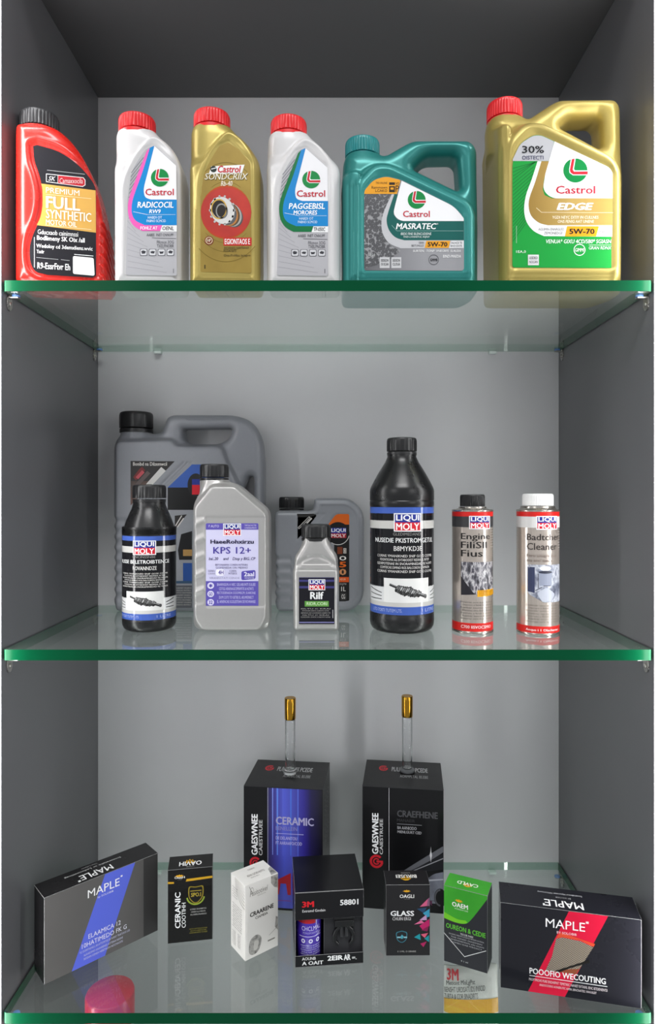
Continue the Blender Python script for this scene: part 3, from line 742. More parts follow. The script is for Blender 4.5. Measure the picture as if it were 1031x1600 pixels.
def gold_jug():
    fr = Fr(870, 0.022, T1, 0.148); b = fr.base
    t = empty('oil_jug', 'large gold oil jug with red cap, looped handle and green and white label', 'jug', fr.loc())
    lab = fil([(800.7, 418, 5), (800.7, 250, 16), (813, 224, 8), (833, 211, 8), (846, 211, 6), (954, 262, 10), (959.6, 275, 8), (959.6, 419, 5)])
    jug(fr, t, P_GOLD,
        [(757, None, 12, .12), (755, 215, 24, .12, .03), (759, 188, 10, .09, .045), (772, 181, 8, .074, .045), (812, 181, 6, .074, .045), (827, 181, 8, .05, .045), (864, 157.5, 14, .045), (876, 152, 8, .045), (963, 151, 18, .045), (973, 163, 10, .045), (976, 235, 20, .04, .045), (983, 265, 10, .03, .02), (984, None, 12, .024)],
        [(873, 201, 6), (890, 186, 10), (931, 185, 7), (936.5, 191, 7), (938.5, 236, 9)],
        [(790, b + 60), (790, 226, 16), (822, 193, 18), (846, 193, 18), (956, 245, 12), (968, 263, 12), (968, b + 60)],
        [(725, b + 60), (725, 195, 10), (768, 192, 8), (796, 192, 8), (796, b + 60)],
        [(790, 178), (985, 268)], (788, 183.5, 26.5), (27.3, 149), P_REDCAP, (771.5, 778.5, 785.5), (220, 440), lab, 'red ribbed cap')
    L = Label(fr.conv())
    L.poly(lab, '#12983a', 0)
    for k in range(20):
        y = 256 + k * 6.0
        L.line(801.5, y + 7, min(838 - k * 0.9, 801 + 40), y - 20 if y - 20 > 253 else 253, .9, '#0a6a2c', 1)
    L.poly(fil([(801.2, 251.5), (801.2, 249, 8), (813, 224.5, 8), (833, 211.6, 8), (846, 211.6, 5), (866, 221), (859, 251.5)]), '#b9b9bd', 1)
    L.poly(fil([(866.5, 221), (953.5, 262.5, 10), (959.2, 275.5, 8), (959.2, 310), (862, 310, 16), (848, 297, 14), (852, 272)]), '#f3f2f3', 3.4)
    wo = curve([(840, 252), (831, 280), (822, 305), (819, 328), (823, 347), (834, 361), (850, 369)], 4)
    wi = curve([(846, 252), (836, 285), (828, 307), (826, 322), (830, 337), (842, 348), (856, 352)], 4)
    L.poly(wo + [(959.4, 370), (959.4, 352)] + wi[::-1], '#f3f2f3', 2)
    GB = ramp_mat('print_gold_fade', 'axis', [(0, '#9b7a34'), (0.5, '#c0a057'), (1, '#b8964c')], lo=fr.x(826), hi=fr.x(960), metal=.2)
    L.poly(wi + [(959.4, 352), (959.4, 310), (862, 310), (851, 305), (848, 296), (850, 280), (858, 252)], GB, 3)
    L.line(838, 325, 846, 332, .6, '#f4e9cb', 5); L.line(846, 332, 959, 332.6, .6, '#f4e9cb', 5)
    oil_logo(L, 899, 266.5, 19)
    L.text('Castrol', 868.5, 290.5, 930, 303, '#c01f35', .025)
    L.text('EDGE', 869.5, 317, 927.5, 328.5, '#ffffff', .06, .25)
    L.text('YGDI NEYC DITIY IN CULLNES', 863, 337.5, 935, 342, '#f7f0dc', .012, .1); L.text('ONS FENIG AAT UNENE', 871.5, 344, 928, 348.5, '#f7f0dc', .012, .1)
    L.poly([(886, 353.5), (936, 353.5), (931.5, 369.5), (882.5, 369.5)], '#f0a21c', 3)
    L.text('5W-70', 889.5, 357.5, 929, 366, '#17171a', .04)
    L.text('AGUIMIN ENNRGLED.', 841, 356.5, 882, 360.5, '#303034', .01, .1); L.text('ZEMONEDGE', 850, 362.5, 879, 366.5, '#303034', .01, .1); L.text('ENETPLIA', 937, 360, 956, 364, '#303034', .005, .1)
    L.text('VENUA* GIXU 4CD/5B0* SGIASN', 853, 374, 955, 380.5, '#f4fbf4', .012, .15)
    L.line(920, 383, 955, 383, .5, '#dff3e3'); L.text('GRAN RDNX', 920, 385, 955, 390, '#e6f6e8', .005, .15)
    L.ring(905.5, 390.5, 9.2, 9.2, .12, '#eef8ef', 3); L.text('GIMMI', 898.5, 388, 912.5, 393.5, '#eef8ef', .02, .15)
    L.text('30%', 815.5, 228, 850, 239.5, '#1c1c20', .025); L.text('OISTECTI', 815.5, 243.5, 849, 249.5, '#33335a', .02)
    L.text('1EA,0', 806.5, 391.5, 821.5, 396, '#f0f6f0', .01); L.line(807, 353, 807, 380, .4, '#cfe9d4')
    L.rect(825, 398, 842, 414.5, '#d9d9da', 2); L.text('LESDEO', 827, 401, 840, 405, '#3a3a3e', .02); L.text('NOCAN', 827, 407.5, 840, 411.5, '#3a3a3e', .02)
    L.build('label', flat(-fr.D / 2 + 0.0014), t)
gold_jug()

# ------------------------------------------------------------ middle shelf
def photo_spring(L, x0, y0, x1, y1, l=3):
    """printed picture of an injector: a row of overlapping dark coils on white (pixel axes)"""
    w_, h = x1 - x0, y1 - y0
    P = lambda a, c: (x0 + a * w_, y0 + c * h)
    rnd = random.Random(5)
    L.line(*P(.08, .2), *P(.4, .45), h * .12, '#2b2b2b', l); L.line(*P(.08, .16), *P(.4, .41), h * .03, '#8f8f8f', l + .4)
    for k in range(13):
        a = .26 + k * .043; c = .38 + k * .025 + rnd.uniform(-.03, .03); s_ = .27 - abs(k - 5) * .015
        L.ell(*P(a, c), w_ * .045, h * s_, ('#1f1f1f', '#4d4d4d', '#333333')[k % 3], l + 0.2 + k * .06, 14, rot=.5)
        L.ell(*P(a + .005, c - .06), w_ * .016, h * s_ * .5, ('#9c9c9c', '#777777', '#c8c8c8')[k % 3], l + 0.25 + k * .06, 10, rot=.5)
    L.line(*P(.72, .62), *P(.95, .82), h * .16, '#2b2b2b', l + 1); L.line(*P(.74, .6), *P(.94, .77), h * .04, '#a0a0a0', l + 1.3)
    L.ell(*P(.93, .8), w_ * .035, h * .11, '#4a4a4a', l + 1.5, 12)

def black_bottle(cx, base_py, half, yc, top_py, cap_px, sh, label, big):
    fr = Fr(cx, yc, T2, 0.0); s = fr.s; r = half * s
    t = empty('fuel_additive_bottle', label, 'bottle', (fr.rx, yc, T2 + .0004))
    zf = lambda py: fr.z(py, -r)
    zcap = fr.z(cap_px[2]); zt = fr.z(top_py)
    rc = (cap_px[1] - cap_px[0]) / 2 * s
    zs, zn = zf(sh[1]), zcap
    rn = rc * 0.96
    prof = [(0, .004), (r * .6, .003), (r * .74, 0), (r * .84, .0006), (r * .93, .004), (r * .985, .010), (r, .018)]
    g = zf(sh[2])
    prof += [(r, zf(sh[3]) - .002), (r * .985, zf(sh[3]) - .001), (r * .985, zf(sh[4]) + .001), (r, zf(sh[4]) + .002)]
    prof += [(r, g - .0015), (r * .985, g), (r, g + .0015), (r, zs - .004), (r * .992, zs), (r * .97, zs + .004)]
    for k in range(1, 8):
        u = k / 8; prof.append((r * .97 + (rn - r * .97) * u + 0.0012 * math.sin(u * PI), zs + .004 + (zn - .006 - zs - .004) * u))
    prof += [(rn, zn - .003), (rn, zn), (rn * .8, zn)]
    lathe('body', prof, P_BLACK, t, n=72, sharp=50)
    cap(t, 0, 0, zn, rc, zt - zn, P_BLKCAP, ribs=24)
    conv = lambda a, c: (r * math.asin(max(-.999, min(.999, (a - cx) / half))), zf(c))
    L = Label(conv); rr = r * .985
    y0, y1 = sh[4], sh[3]; H = y1 - y0
    Y = lambda f: y0 + f * H
    W_ = lambda f0, f1, m, l=1: L.it.append(([(-r * 2.9, zf(Y(f1))), (r * 2.9, zf(Y(f1))), (r * 2.9, zf(Y(f0))), (-r * 2.9, zf(Y(f0)))], [(0, 1, 2, 3)], ink(m, .06), l))
    X = lambda f: cx + f * half
    W_(0, 1, '#1c1c1f', 0)
    W_(0, .058, '#4662b4'); W_(.125, .20, '#c9c7c3'); W_(.885, .925, '#c9c7c3'); W_(.925, 1.0, '#4662b4')
    W_(.74, .885, '#dcdcdc'); L.rect(X(-.62), Y(.66), X(.72), Y(.885), '#e6e5e3', 2)
    for sgn in (-1, 1):
        for k in range(3):
            L.line(X(sgn * (.68 if sgn < 0 else .78)), Y(.80 + .03 * k), X(sgn * .97), Y(.76 + .05 * k), 1.2, '#2a2a2a', 3)
    W_(.72, .745, '#1c1c1f', 1)
    L.rect(X(-.62), Y(.66), X(.72), Y(.72), '#e6e5e3', 2.5)
    block_logo(L, X(-.34), Y(.055), X(.48), Y(.225), 3)
    L.text('GLEDIMEDAND' if big else 'CNCINSSNBE', X(-.36), Y(.235), X(.46), Y(.262), '#8c8a88', .0)
    L.text('NUSEDIE PKISTROMGETUL' if big else 'RUSSE BELETROIBTENCE', X(-.85), Y(.285), X(.86), Y(.328), '#ececec', .02)
    L.text('B8MYKD3E' if big else 'ROVANNDZE', X(-.34), Y(.36), X(.5), Y(.405), '#d9d7d5', .02)
    words = ['CORNS YMANIKNED SNIF GOSE CIOMB', 'FOONTIOMA AG EVTABODEST REDINEAL IN TEY', 'GOXPOTENAE IN SNORAMINEDAD RE VONTI', 'COMTECAS DIMNO ROS BALCOBON BINMNON']
    fine(L, words, X(-.80), Y(.44), X(.82), Y(.62), 5 if big else 7, '#d6d3d0', 5, .35, .012)
    photo_spring(L, X(-.56), Y(.68), X(.70), Y(.87), 3)
    L.text('LITO 7OBTI TUTEM LTS.', X(-.9), Y(.945), X(-.1), Y(.975), '#a9b6de', .005); L.text('1 LITRE', X(.5), Y(.945), X(.9), Y(.975), '#a9b6de', .005)
    L.build('label', cyl(rr), t, step=0.004, lay=.00008)
black_bottle(233.4, 990, 41.2, .162, 758, (208, 259, 785), (0, 834.6, 826, 970, 838), 'small black fuel additive bottle with blue banded label, in front of the big grey jug', False)
black_bottle(627.7, 992, 50, .157, 685, (605, 652, 712), (0, 764.7, 782.7, 962, 793), 'tall black fuel additive bottle with blue banded label, standing alone', True)

def add_can(cx, half, yc, top_py, cap_px, can_top, can_bot, capm, label, two):
    fr = Fr(cx, yc, T2, 0.0); s = fr.s; r = half * s
    t = empty('additive_can', label, 'can', (fr.rx, yc, T2 + .0004))
    zf = lambda py: fr.z(py, -r)
    zt = zf(can_top); zc = fr.z(cap_px[2]); rc = (cap_px[1] - cap_px[0]) / 2 * s
    TIN = mat('can_tin', '#b9b3ab', 0.24, 0.9, scale=90)
    prof = [(0, .003), (r * .9, .003), (r * .93, 0), (r, 0), (r * 1.012, .0012), (r * 1.012, .0028), (r * .985, .0042), (r * .985, zt - .004), (r * 1.012, zt - .0028), (r * 1.012, zt - .001), (r * .99, zt), (r * .93, zt), (r * .92, zt - .001), (rc * 1.12, zt + .0025), (rc * 1.1, zc), (0, zc)]
    lathe('can', prof, TIN, t, n=72, sharp=35)
    cap(t, 0, 0, zc + .0002, rc, fr.z(top_py) - zc, capm, ribs=48, ring=False)
    L = Label(lambda a, c: (r * math.asin(max(-.999, min(.999, (a - cx) / half))), zf(c)))
    y0 = can_top + 3; y1 = can_bot - 3; H = y1 - y0
    Y = lambda f: y0 + f * H
    X = lambda f: cx + f * half
    W_ = lambda f0, f1, m, l=1: L.it.append(([(-r * 2.95, zf(Y(f1))), (r * 2.95, zf(Y(f1))), (r * 2.95, zf(Y(f0))), (-r * 2.95, zf(Y(f0)))], [(0, 1, 2, 3)], ink(m) if isinstance(m, str) else m, l))
    FOIL = mat('label_foil', '#c4b9af', 0.22, 0.6, scale=70)
    W_(0, 1, FOIL, 0)
    W_(0, .04, '#cf2420'); W_(.93, 1.0, '#cf2420')
    W_(.04, .13, '#3b3b3d' if not two else '#d9d8d6', .9)
    for k in range(8): L.rect(X(.72), Y(.14 + k * .022), X(.99), Y(.143 + k * .022), '#8e8984', 1)
    block_logo(L, X(-.36), Y(.035), X(.68), Y(.145), 3)
    if not two:
        for k, (w_, x1) in enumerate((('Engine', .66), ('FiliSII', .50), ('Fius', .28))):
            L.text(w_, X(-.70), Y(.18 + k * .07), X(x1), Y(.235 + k * .07 + (0.012 if k == 0 else 0)), '#1d1b1b', .02)
        PH = ramp_mat('print_engine_photo', 'noise', [(0.36, '#1b1a1f'), (0.47, '#6a6870'), (0.55, '#c9c6c8'), (0.62, '#4a4852')], 85, 0.3, stretch=(1.6, 1, .7))
        L.rect(X(-.70), Y(.42), X(.88), Y(.69), PH, 2); L.poly([(X(-.70), Y(.54)), (X(-.1), Y(.69)), (X(-.70), Y(.70))], '#29272d', 2.4)
        L.poly([(X(.02), Y(.655)), (X(.98), Y(.65)), (X(.98), Y(.70)), (X(.02), Y(.71))], '#e9a81c', 3)
        for k in range(3): L.text('FORIRMED NORMULU', X(.1), Y(.660 + .015 * k), X(.92), Y(.669 + .015 * k), '#7a3c12', .01)
        fine(L, ['Dteonrac otra deso mentinrol', 'Omcrenc a fonda siecrento el', 'Ruanicer iteorno al ceronta'], X(-.72), Y(.75), X(.85), Y(.91), 7, '#4a4442', 3, .5, .005)
        L.text('C700 IISVOCSMIO', X(-.7), Y(.95), X(.72), Y(.975), '#f5d9d7', .015)
    else:
        L.text('Badtcher', X(-.72), Y(.18), X(.76), Y(.232), '#2a2524', .015); L.text('Cleaner', X(-.72), Y(.255), X(.62), Y(.31), '#2a2524', .015)
        L.text('Fitru situpmonan', X(-.72), Y(.345), X(.62), Y(.375), '#6b5c55', .0); L.text('nts anti spaxx', X(-.72), Y(.385), X(.4), Y(.415), '#6b5c55', .0)
        PH = ramp_mat('print_piston_photo', 'noise', [(0.36, '#3f4456'), (0.48, '#8f93a2'), (0.56, '#c9ccd4'), (0.64, '#7d8292')], 60, 0.3, stretch=(1, 1, .8))
        L.poly(fil([(X(-.70), Y(.43), 2), (X(.9), Y(.43), 2), (X(.9), Y(.735), 2), (X(.0), Y(.735)), (X(-.70), Y(.67), 6)]), PH, 2)
        L.poly([(X(-.70), Y(.45)), (X(-.42), Y(.45)), (X(-.42), Y(.66)), (X(-.70), Y(.65))], '#3c425e', 2.4)
        L.poly(fil([(X(-.25), Y(.47), 2), (X(.35), Y(.47), 2), (X(.35), Y(.6), 3), (X(-.25), Y(.6), 3)]), '#8d93a5', 2.6)
        L.ell(X(.05), Y(.46), half * .26, H * .02, '#e0e1e6', 2.8); L.ell(X(.05), Y(.49), half * .32, H * .012, '#2e3240', 3)
        L.poly(fil([(X(-.35), Y(.66), 4), (X(.1), Y(.61), 4), (X(.55), Y(.67), 4), (X(.3), Y(.73)), (X(-.1), Y(.73))]), '#b4b8c4', 2.8)
        L.line(X(-.28), Y(.5), X(-.28), Y(.62), 1.0, '#2e3240', 3.2); L.line(X(-.05), Y(.6), X(.3), Y(.6), 1.0, '#2e3240', 3.2); L.line(X(-.4), Y(.64), X(-.1), Y(.61), 1.0, '#2e3240', 3.2)
        fine(L, ['Dteonrac otra deso mentinrol', 'Omcrenc a fonda siecrento el', 'Ruanicer iteorno al ceronta'], X(-.75), Y(.755), X(.85), Y(.91), 7, '#5b524c', 3, .5, .003)
        L.text('Anqus i 1 Olachansoi', X(-.76), Y(.95), X(.72), Y(.975), '#f8e3e1', .02)
    L.build('label', cyl(r * .985), t, step=0.004, lay=.00008)
add_can(738, 31.5, .145, 773, (718.7, 757, 792), 797, 990.5, P_BLKCAP, 'tin additive can with black cap and a yellow sticker over its engine picture', False)
add_can(840, 32.3, .135, 772, (816, 863, 791), 797, 996, P_WHITECAP, 'tin additive can with white cap and a grey piston picture', True)

def silver_can():
    fr = Fr(360, .13, T2, .075); b = fr.base
    t = empty('coolant_bottle', 'faceted silver antifreeze bottle with black cap and lilac label', 'bottle', fr.loc())
    out = fr.p(fil([(299, b, 16), (299, 788, 10), (308, 772, 10), (318, 752, 8), (352, 752, 6), (369, 757, 6), (419, 799, 12), (420, b, 14)]))
    pan = fr.p(fil([(316, b - 2, 8), (304, 966, 6), (304, 793, 4), (330, 761, 4), (366, 761, 4), (414, 802, 5), (414, 966, 6), (404, b - 2, 8)]))
    rec = fr.p(fil([(320.5, 807.5, 3), (414, 807.5, 3), (414, 949, 3), (320.5, 949, 3)]))
    gx = (fr.x(302), fr.x(320))
    def depth(X, Z): return fr.D / 2 - .011 * sstep(-.002, .007, sdf2(pan, X, Z))
    def front(X, Z):
        d = sdf2(rec, X, Z)
        r = -.0014 * sstep(.001, -.001, d)
        band = (X > gx[0]) & (X < gx[1]) & (Z < fr.z(807)) & (Z > fr.z(945))
        ph = ((fr.z(807) - Z) * 1.0 + (X - gx[0]) * 0.45) / (fr.s * 27.0)
        fr_ = ph - np.floor(ph)
        return r + np.where(band, .0034 * np.exp(-((fr_ - .5) / .16) ** 2) - .001, 0)
    cx = fr.x(335, fr.D / 2); zt = fr.z(752, fr.D / 2)
    molded(t, out, fr.D, .008, P_SILVER, vs=.0018, depth=depth, front=front, necks=[(cx, zt - .04, zt + .002, 23 * fr.s)], k=.006)
    cap(t, cx, 0, zt, 23.2 * fr.s, fr.z(726, fr.D / 2) - zt, P_BLKCAP, ribs=26)
    L = Label(fr.conv())
    L.rect(321.5, 818, 403.5, 947, '#ccc9e6', 0)
    L.poly(fil([(321.5, 818, 2), (403.5, 818, 2), (403.5, 828), (321.5, 828)]), '#5b50a8', 1)
    L.text('F AUTO', 326, 820.5, 342, 824.5, '#d5d0ee', .01); L.text('THRTANCAULTTER', 382, 820, 400.5, 822.5, '#d5d0ee', .0); L.text('CONDENSAMENTE', 382, 824, 400.5, 826.5, '#d5d0ee', .0)
    block_logo(L, 348.5, 818.6, 376.5, 837.5, 2)
    L.text('HaeeRohxirzu', 328.5, 843.5, 396.5, 850, '#2b2748', .05); L.text('KPS 12+', 333, 855, 392, 865.5, '#4a3f9c', .02)
    L.text('bai..20     and    Diop y BIG..CP', 326, 871, 399, 877, '#3b3468', .02, .2)
    L.text('EBTONABMA COREN INTENRS', 336, 881.5, 387, 884.5, '#4a4478', .005); L.text('GOMENEDA ON MERNO', 337, 886, 387, 889, '#4a4478', .005)
    L.text('GEREU', 325, 891, 336, 894, '#4a4478', .005); L.text('COIUNAS', 325, 895.5, 336, 898, '#4a4478', .005); L.poly(fil([(337, 890, 3), (350, 890, 3), (350, 900, 3), (337, 900, 3)]), '#f0eef8', 2); L.text('4H', 341, 891.5, 349, 898, '#5046a0', .03)
    L.text('COREN', 358, 891, 369, 894, '#4a4478', .005); L.text('INTEBOS', 357, 895, 370, 898, '#4a4478', .005); L.text('VIRANN', 327, 902, 343, 905, '#8a86ac', .003); L.text('STATI CENOE', 344, 902, 374, 905, '#8a86ac', .003)
    L.poly(fil([(377, 893, 3), (399, 891, 3), (399, 905, 3), (377, 907, 3)]), '#544aa6', 2); L.text('2aal', 381, 894, 397, 901, '#e9e6f6', .03); L.text('DENENCIA', 382, 902.5, 397, 904.5, '#e9e6f6', .0)
    L.rect(321.5, 908.5, 403.5, 947, '#5b50a8', 1)
    for k, c in enumerate(('*', 'GO', '32')):
        L.ell(329, 915.5 + 13 * k, 5.2, 5, '#dedaf0', 2); L.text(c, 325.8, 912.5 + 13 * k, 332.2, 918.5 + 13 * k, '#4a3f9c', .05)
    fine(L, ['BAARNSUN A NEC GELABUNTI SULIEE', 'CDTIGS AENENAGICEPERIPSTIS & NCPATS', 'PECTODENADA SOSOMISCM, SUARONE', 'DUM COTS TO GETBE EL AEUMESNECT', 'EL AINENCAE SGOLESTEAN DE ROVRANSE'], 339, 911.5, 399, 945, 5, '#c9c4ea', 3, .35, .008)
    L.build('label', flat(-fr.D / 2 + .0014), t)
silver_can()

def brake_bottle():
    fr = Fr(493.5, .13, T2, .046); b = fr.base
    t = empty('brake_fluid_bottle', 'small silver bottle with black cap and dark label, in front of the small grey jug', 'bottle', fr.loc())
    out = fr.p(fil([(458, b, 7), (457, 893, 5), (459.5, 885, 5), (459.5, 872, 12), (474, 849, 8), (476, 840), (511, 840), (513, 849, 8), (528, 872, 12), (528, 885, 5), (530, 893, 5), (529.5, b, 7)]))
    arch = fr.p(fil([(462, 886, 2), (464, 876, 10), (493, 862, 26), (523, 876, 10), (525, 886, 2)]))
    inn = fr.p(fil([(470, 884.5, 2), (473, 878, 6), (493, 872, 16), (514, 878, 6), (517, 884.5, 2)]))
    def front(X, Z):
        return -.0035 * sstep(.001, -.005, sdf2(arch, X, Z)) + .0022 * sstep(.0015, -.0015, sdf2(inn, X, Z)) - .0012 * np.exp(-((Z - fr.z(891)) / .0012) ** 2)
    cx = fr.x(493.4, fr.D / 2); zt = fr.z(845, fr.D / 2)
    molded(t, out, fr.D, .012, P_SILVER, vs=.0013, front=front, necks=[(cx, zt - .03, zt + .002, 20.5 * fr.s)], k=.007)
    cap(t, cx, 0, zt, 23.3 * fr.s, fr.z(819.6, fr.D / 2) - zt, P_BLKCAP, ribs=26)
    L = Label(fr.conv())
    L.rect(467, 902.5, 522.5, 975.5, '#17161d', 0); L.rect(467.5, 906, 522, 909.5, '#3e3c74', 1); L.rect(467.5, 916, 522, 919.5, '#3e3c74', 1); L.rect(467, 902.5, 522.5, 904, '#26244a', 1)
    block_logo(L, 482, 905.5, 508, 922.5, 2)
    L.text('Rilf', 484.5, 925, 505.5, 936.5, '#ececec', .045); L.rect(476, 939.5, 513.5, 948, '#5f9a44', 1); L.text('RIDR,CORI', 479, 941, 511, 946.5, '#cfe6bf', .02)
    fine(L, ['GLTU C KRAI', 'FONSOHEN, ENRTIL SOBENTO GONE', 'GEMENIO AD CONTESHO ASBEN TO'], 470, 950.5, 516, 967, 5, '#a9a7a4', 3, .45, .005)
    L.rect(467.5, 972, 522, 973.6, '#7e7cb0', 1); L.rect(519.5, 953, 520.3, 966, '#cfcfcf', 2)
    L.build('label', flat(-fr.D / 2), t)
brake_bottle()

def ribs_side(fr, x_px, y0, y1, n, amp, flip=1):
    xr = fr.x(x_px); za, zb = fr.z(y1), fr.z(y0)
    def side(X, Z):
        m = (X < xr) & (Z < zb) & (Z > za)
        return np.where(m, amp * (0.5 - 0.5 * np.cos(2 * PI * n * (Z - za) / (zb - za))), 0)
    return side

def big_grey():
    fr = Fr(292, .325, T2, .085); b = fr.base
    t = empty('oil_jug', 'big slate grey oil jug with black cap and looped handle, behind the bottles', 'jug', fr.loc())
    out = fr.p(fil([(178, b, 10), (172, 945, 8), (172, 696, 12), (178, 682, 10), (190, 676, 4), (240, 676, 4), (248, 674, 5), (257, 650, 7), (266, 646.5, 5), (365, 646.5, 20), (392, 656, 22), (408, 684, 16), (411, 725, 10), (411, b, 14)]))
    hole = fr.p(fil([(281, 668, 4), (361, 667, 5), (355, 684, 10), (340, 693, 10), (293, 693, 8), (283, 686, 6)]))
    hole2 = fr.p(fil([(377, 766, 8), (386, 744, 8), (395, 744, 5), (395, 852, 6), (379, 852, 6)]))
    pan = fr.p(fil([(180, b + 40), (180, 690, 10), (268, 688, 14), (274, 697, 8), (345, 697, 14), (352, 720, 16), (360, 735, 12), (371, 758, 10), (371, b + 40)]))
    rb = ribs_side(fr, 196, 806, 940, 8, .0032)
    za, zb = fr.z(940), fr.z(806)
    sl = fr.p(fil([(289, 649, 2), (352, 649, 2), (352, 654, 2), (289, 654, 2)]))
    chs = [fr.p([(a, 722), (a + 2.2, 722), (a - 63, 787), (a - 65.2, 787)]) for a in (287, 293, 299)]
    LP = fr.p([(203, 719), (276, 719), (203, 794)])
    def depth(X, Z): return fr.D / 2 - .012 * sstep(-.003, .008, sdf2(pan, X, Z))
    def front(X, Z):
        r = -.0018 * sstep(.002, 0, sdf2(sl, X, Z))
        for c in chs: r = r - .0015 * sstep(.0015, -.0005, sdf2(c, X, Z))
        r = r - .0025 * np.where((X < fr.x(196)) & (Z < zb) & (Z > za), .5 - .5 * np.cos(2 * PI * 8 * (Z - za) / (zb - za)), 0)
        return r
    nd = fr.D / 2; cx = fr.x(213, nd); zt = fr.z(677, nd)
    hz = fr.z(695)
    molded(t, out, fr.D, .016, P_GREY, vs=.0023, holes=[hole, hole2], depth=depth, front=front, side=rb, necks=[(cx, zt - .04, zt + .002, 24 * fr.s)], k=.008,
           split=lambda x, y, z: ((x > fr.x(250)) & (z > hz)) | ((x > fr.x(374)) & (z > fr.z(850))))
    cap(t, cx, 0, zt, 26.5 * fr.s, fr.z(645, nd) - zt, P_BLKCAP, ribs=8)
    L = Label(fr.conv())
    L.poly([(204, 720.5), (273, 721), (247, 748), (204, 790)], '#2c2a2a', 0)
    L.poly([(204, 752), (240, 752), (204, 790)], ramp_mat('print_brown', 'noise', [(.3, '#3a2a24'), (.7, '#6b4436')], 60), 1)
    L.text('Bonibd na Dilzemwcil', 208, 722.5, 261, 728, '#e6e2dc', .02)
    L.poly([(218, 733), (222, 729.5), (227, 735), (212.5, 751), (208, 746)], '#7a2b2b', 2); L.poly([(222, 735), (226, 738.5), (216, 749), (212, 746)], '#c9505a', 3)
    L.poly([(228, 757), (252, 730), (259, 736), (239, 757)], '#d9d7d4', 2)
    L.poly([(211, 757), (230, 736), (235, 740), (219, 757)], '#5f5250', 2)
    L.poly([(262, 762), (300, 726), (350, 726), (350, 762)], '#3b5fae', 1); L.rect(262, 762, 308, 797, '#18181a', 1)
    L.ell(306, 758, 13, 18, '#232325', 2); L.rect(300, 749, 312, 758, '#27348b', 3); L.rect(300, 758, 312, 773, '#cf2030', 3)
    L.poly([(274, 806), (292, 804), (273, 828), (273, 806)], '#2c2a2a', 1); L.line(273, 824, 284, 806, 1.6, '#d0ccc6', 2); L.line(277, 824, 287, 810, 1.6, '#d0ccc6', 2)
    L.poly([(278, 860), (283, 835), (300, 830), (300, 875), (280, 875)], '#1e1d20', 1); L.rect(286, 859, 300, 869, '#a9844f', 2); L.rect(286, 880, 300, 908, '#2a4f92', 2); L.rect(273, 908, 300, 912, '#36506b', 1)
    L.rect(273, 915, 300, 950, '#55575d', 0.5); fine(L, ['NOEMET ENSRO', 'EREOS INTEU', 'OTTO MOTREN'], 273.5, 918, 299, 948, 8, '#b9b7b2', 3, .45)
    L.build('label', flat(-fr.D / 2 + .0002), t)
big_grey()

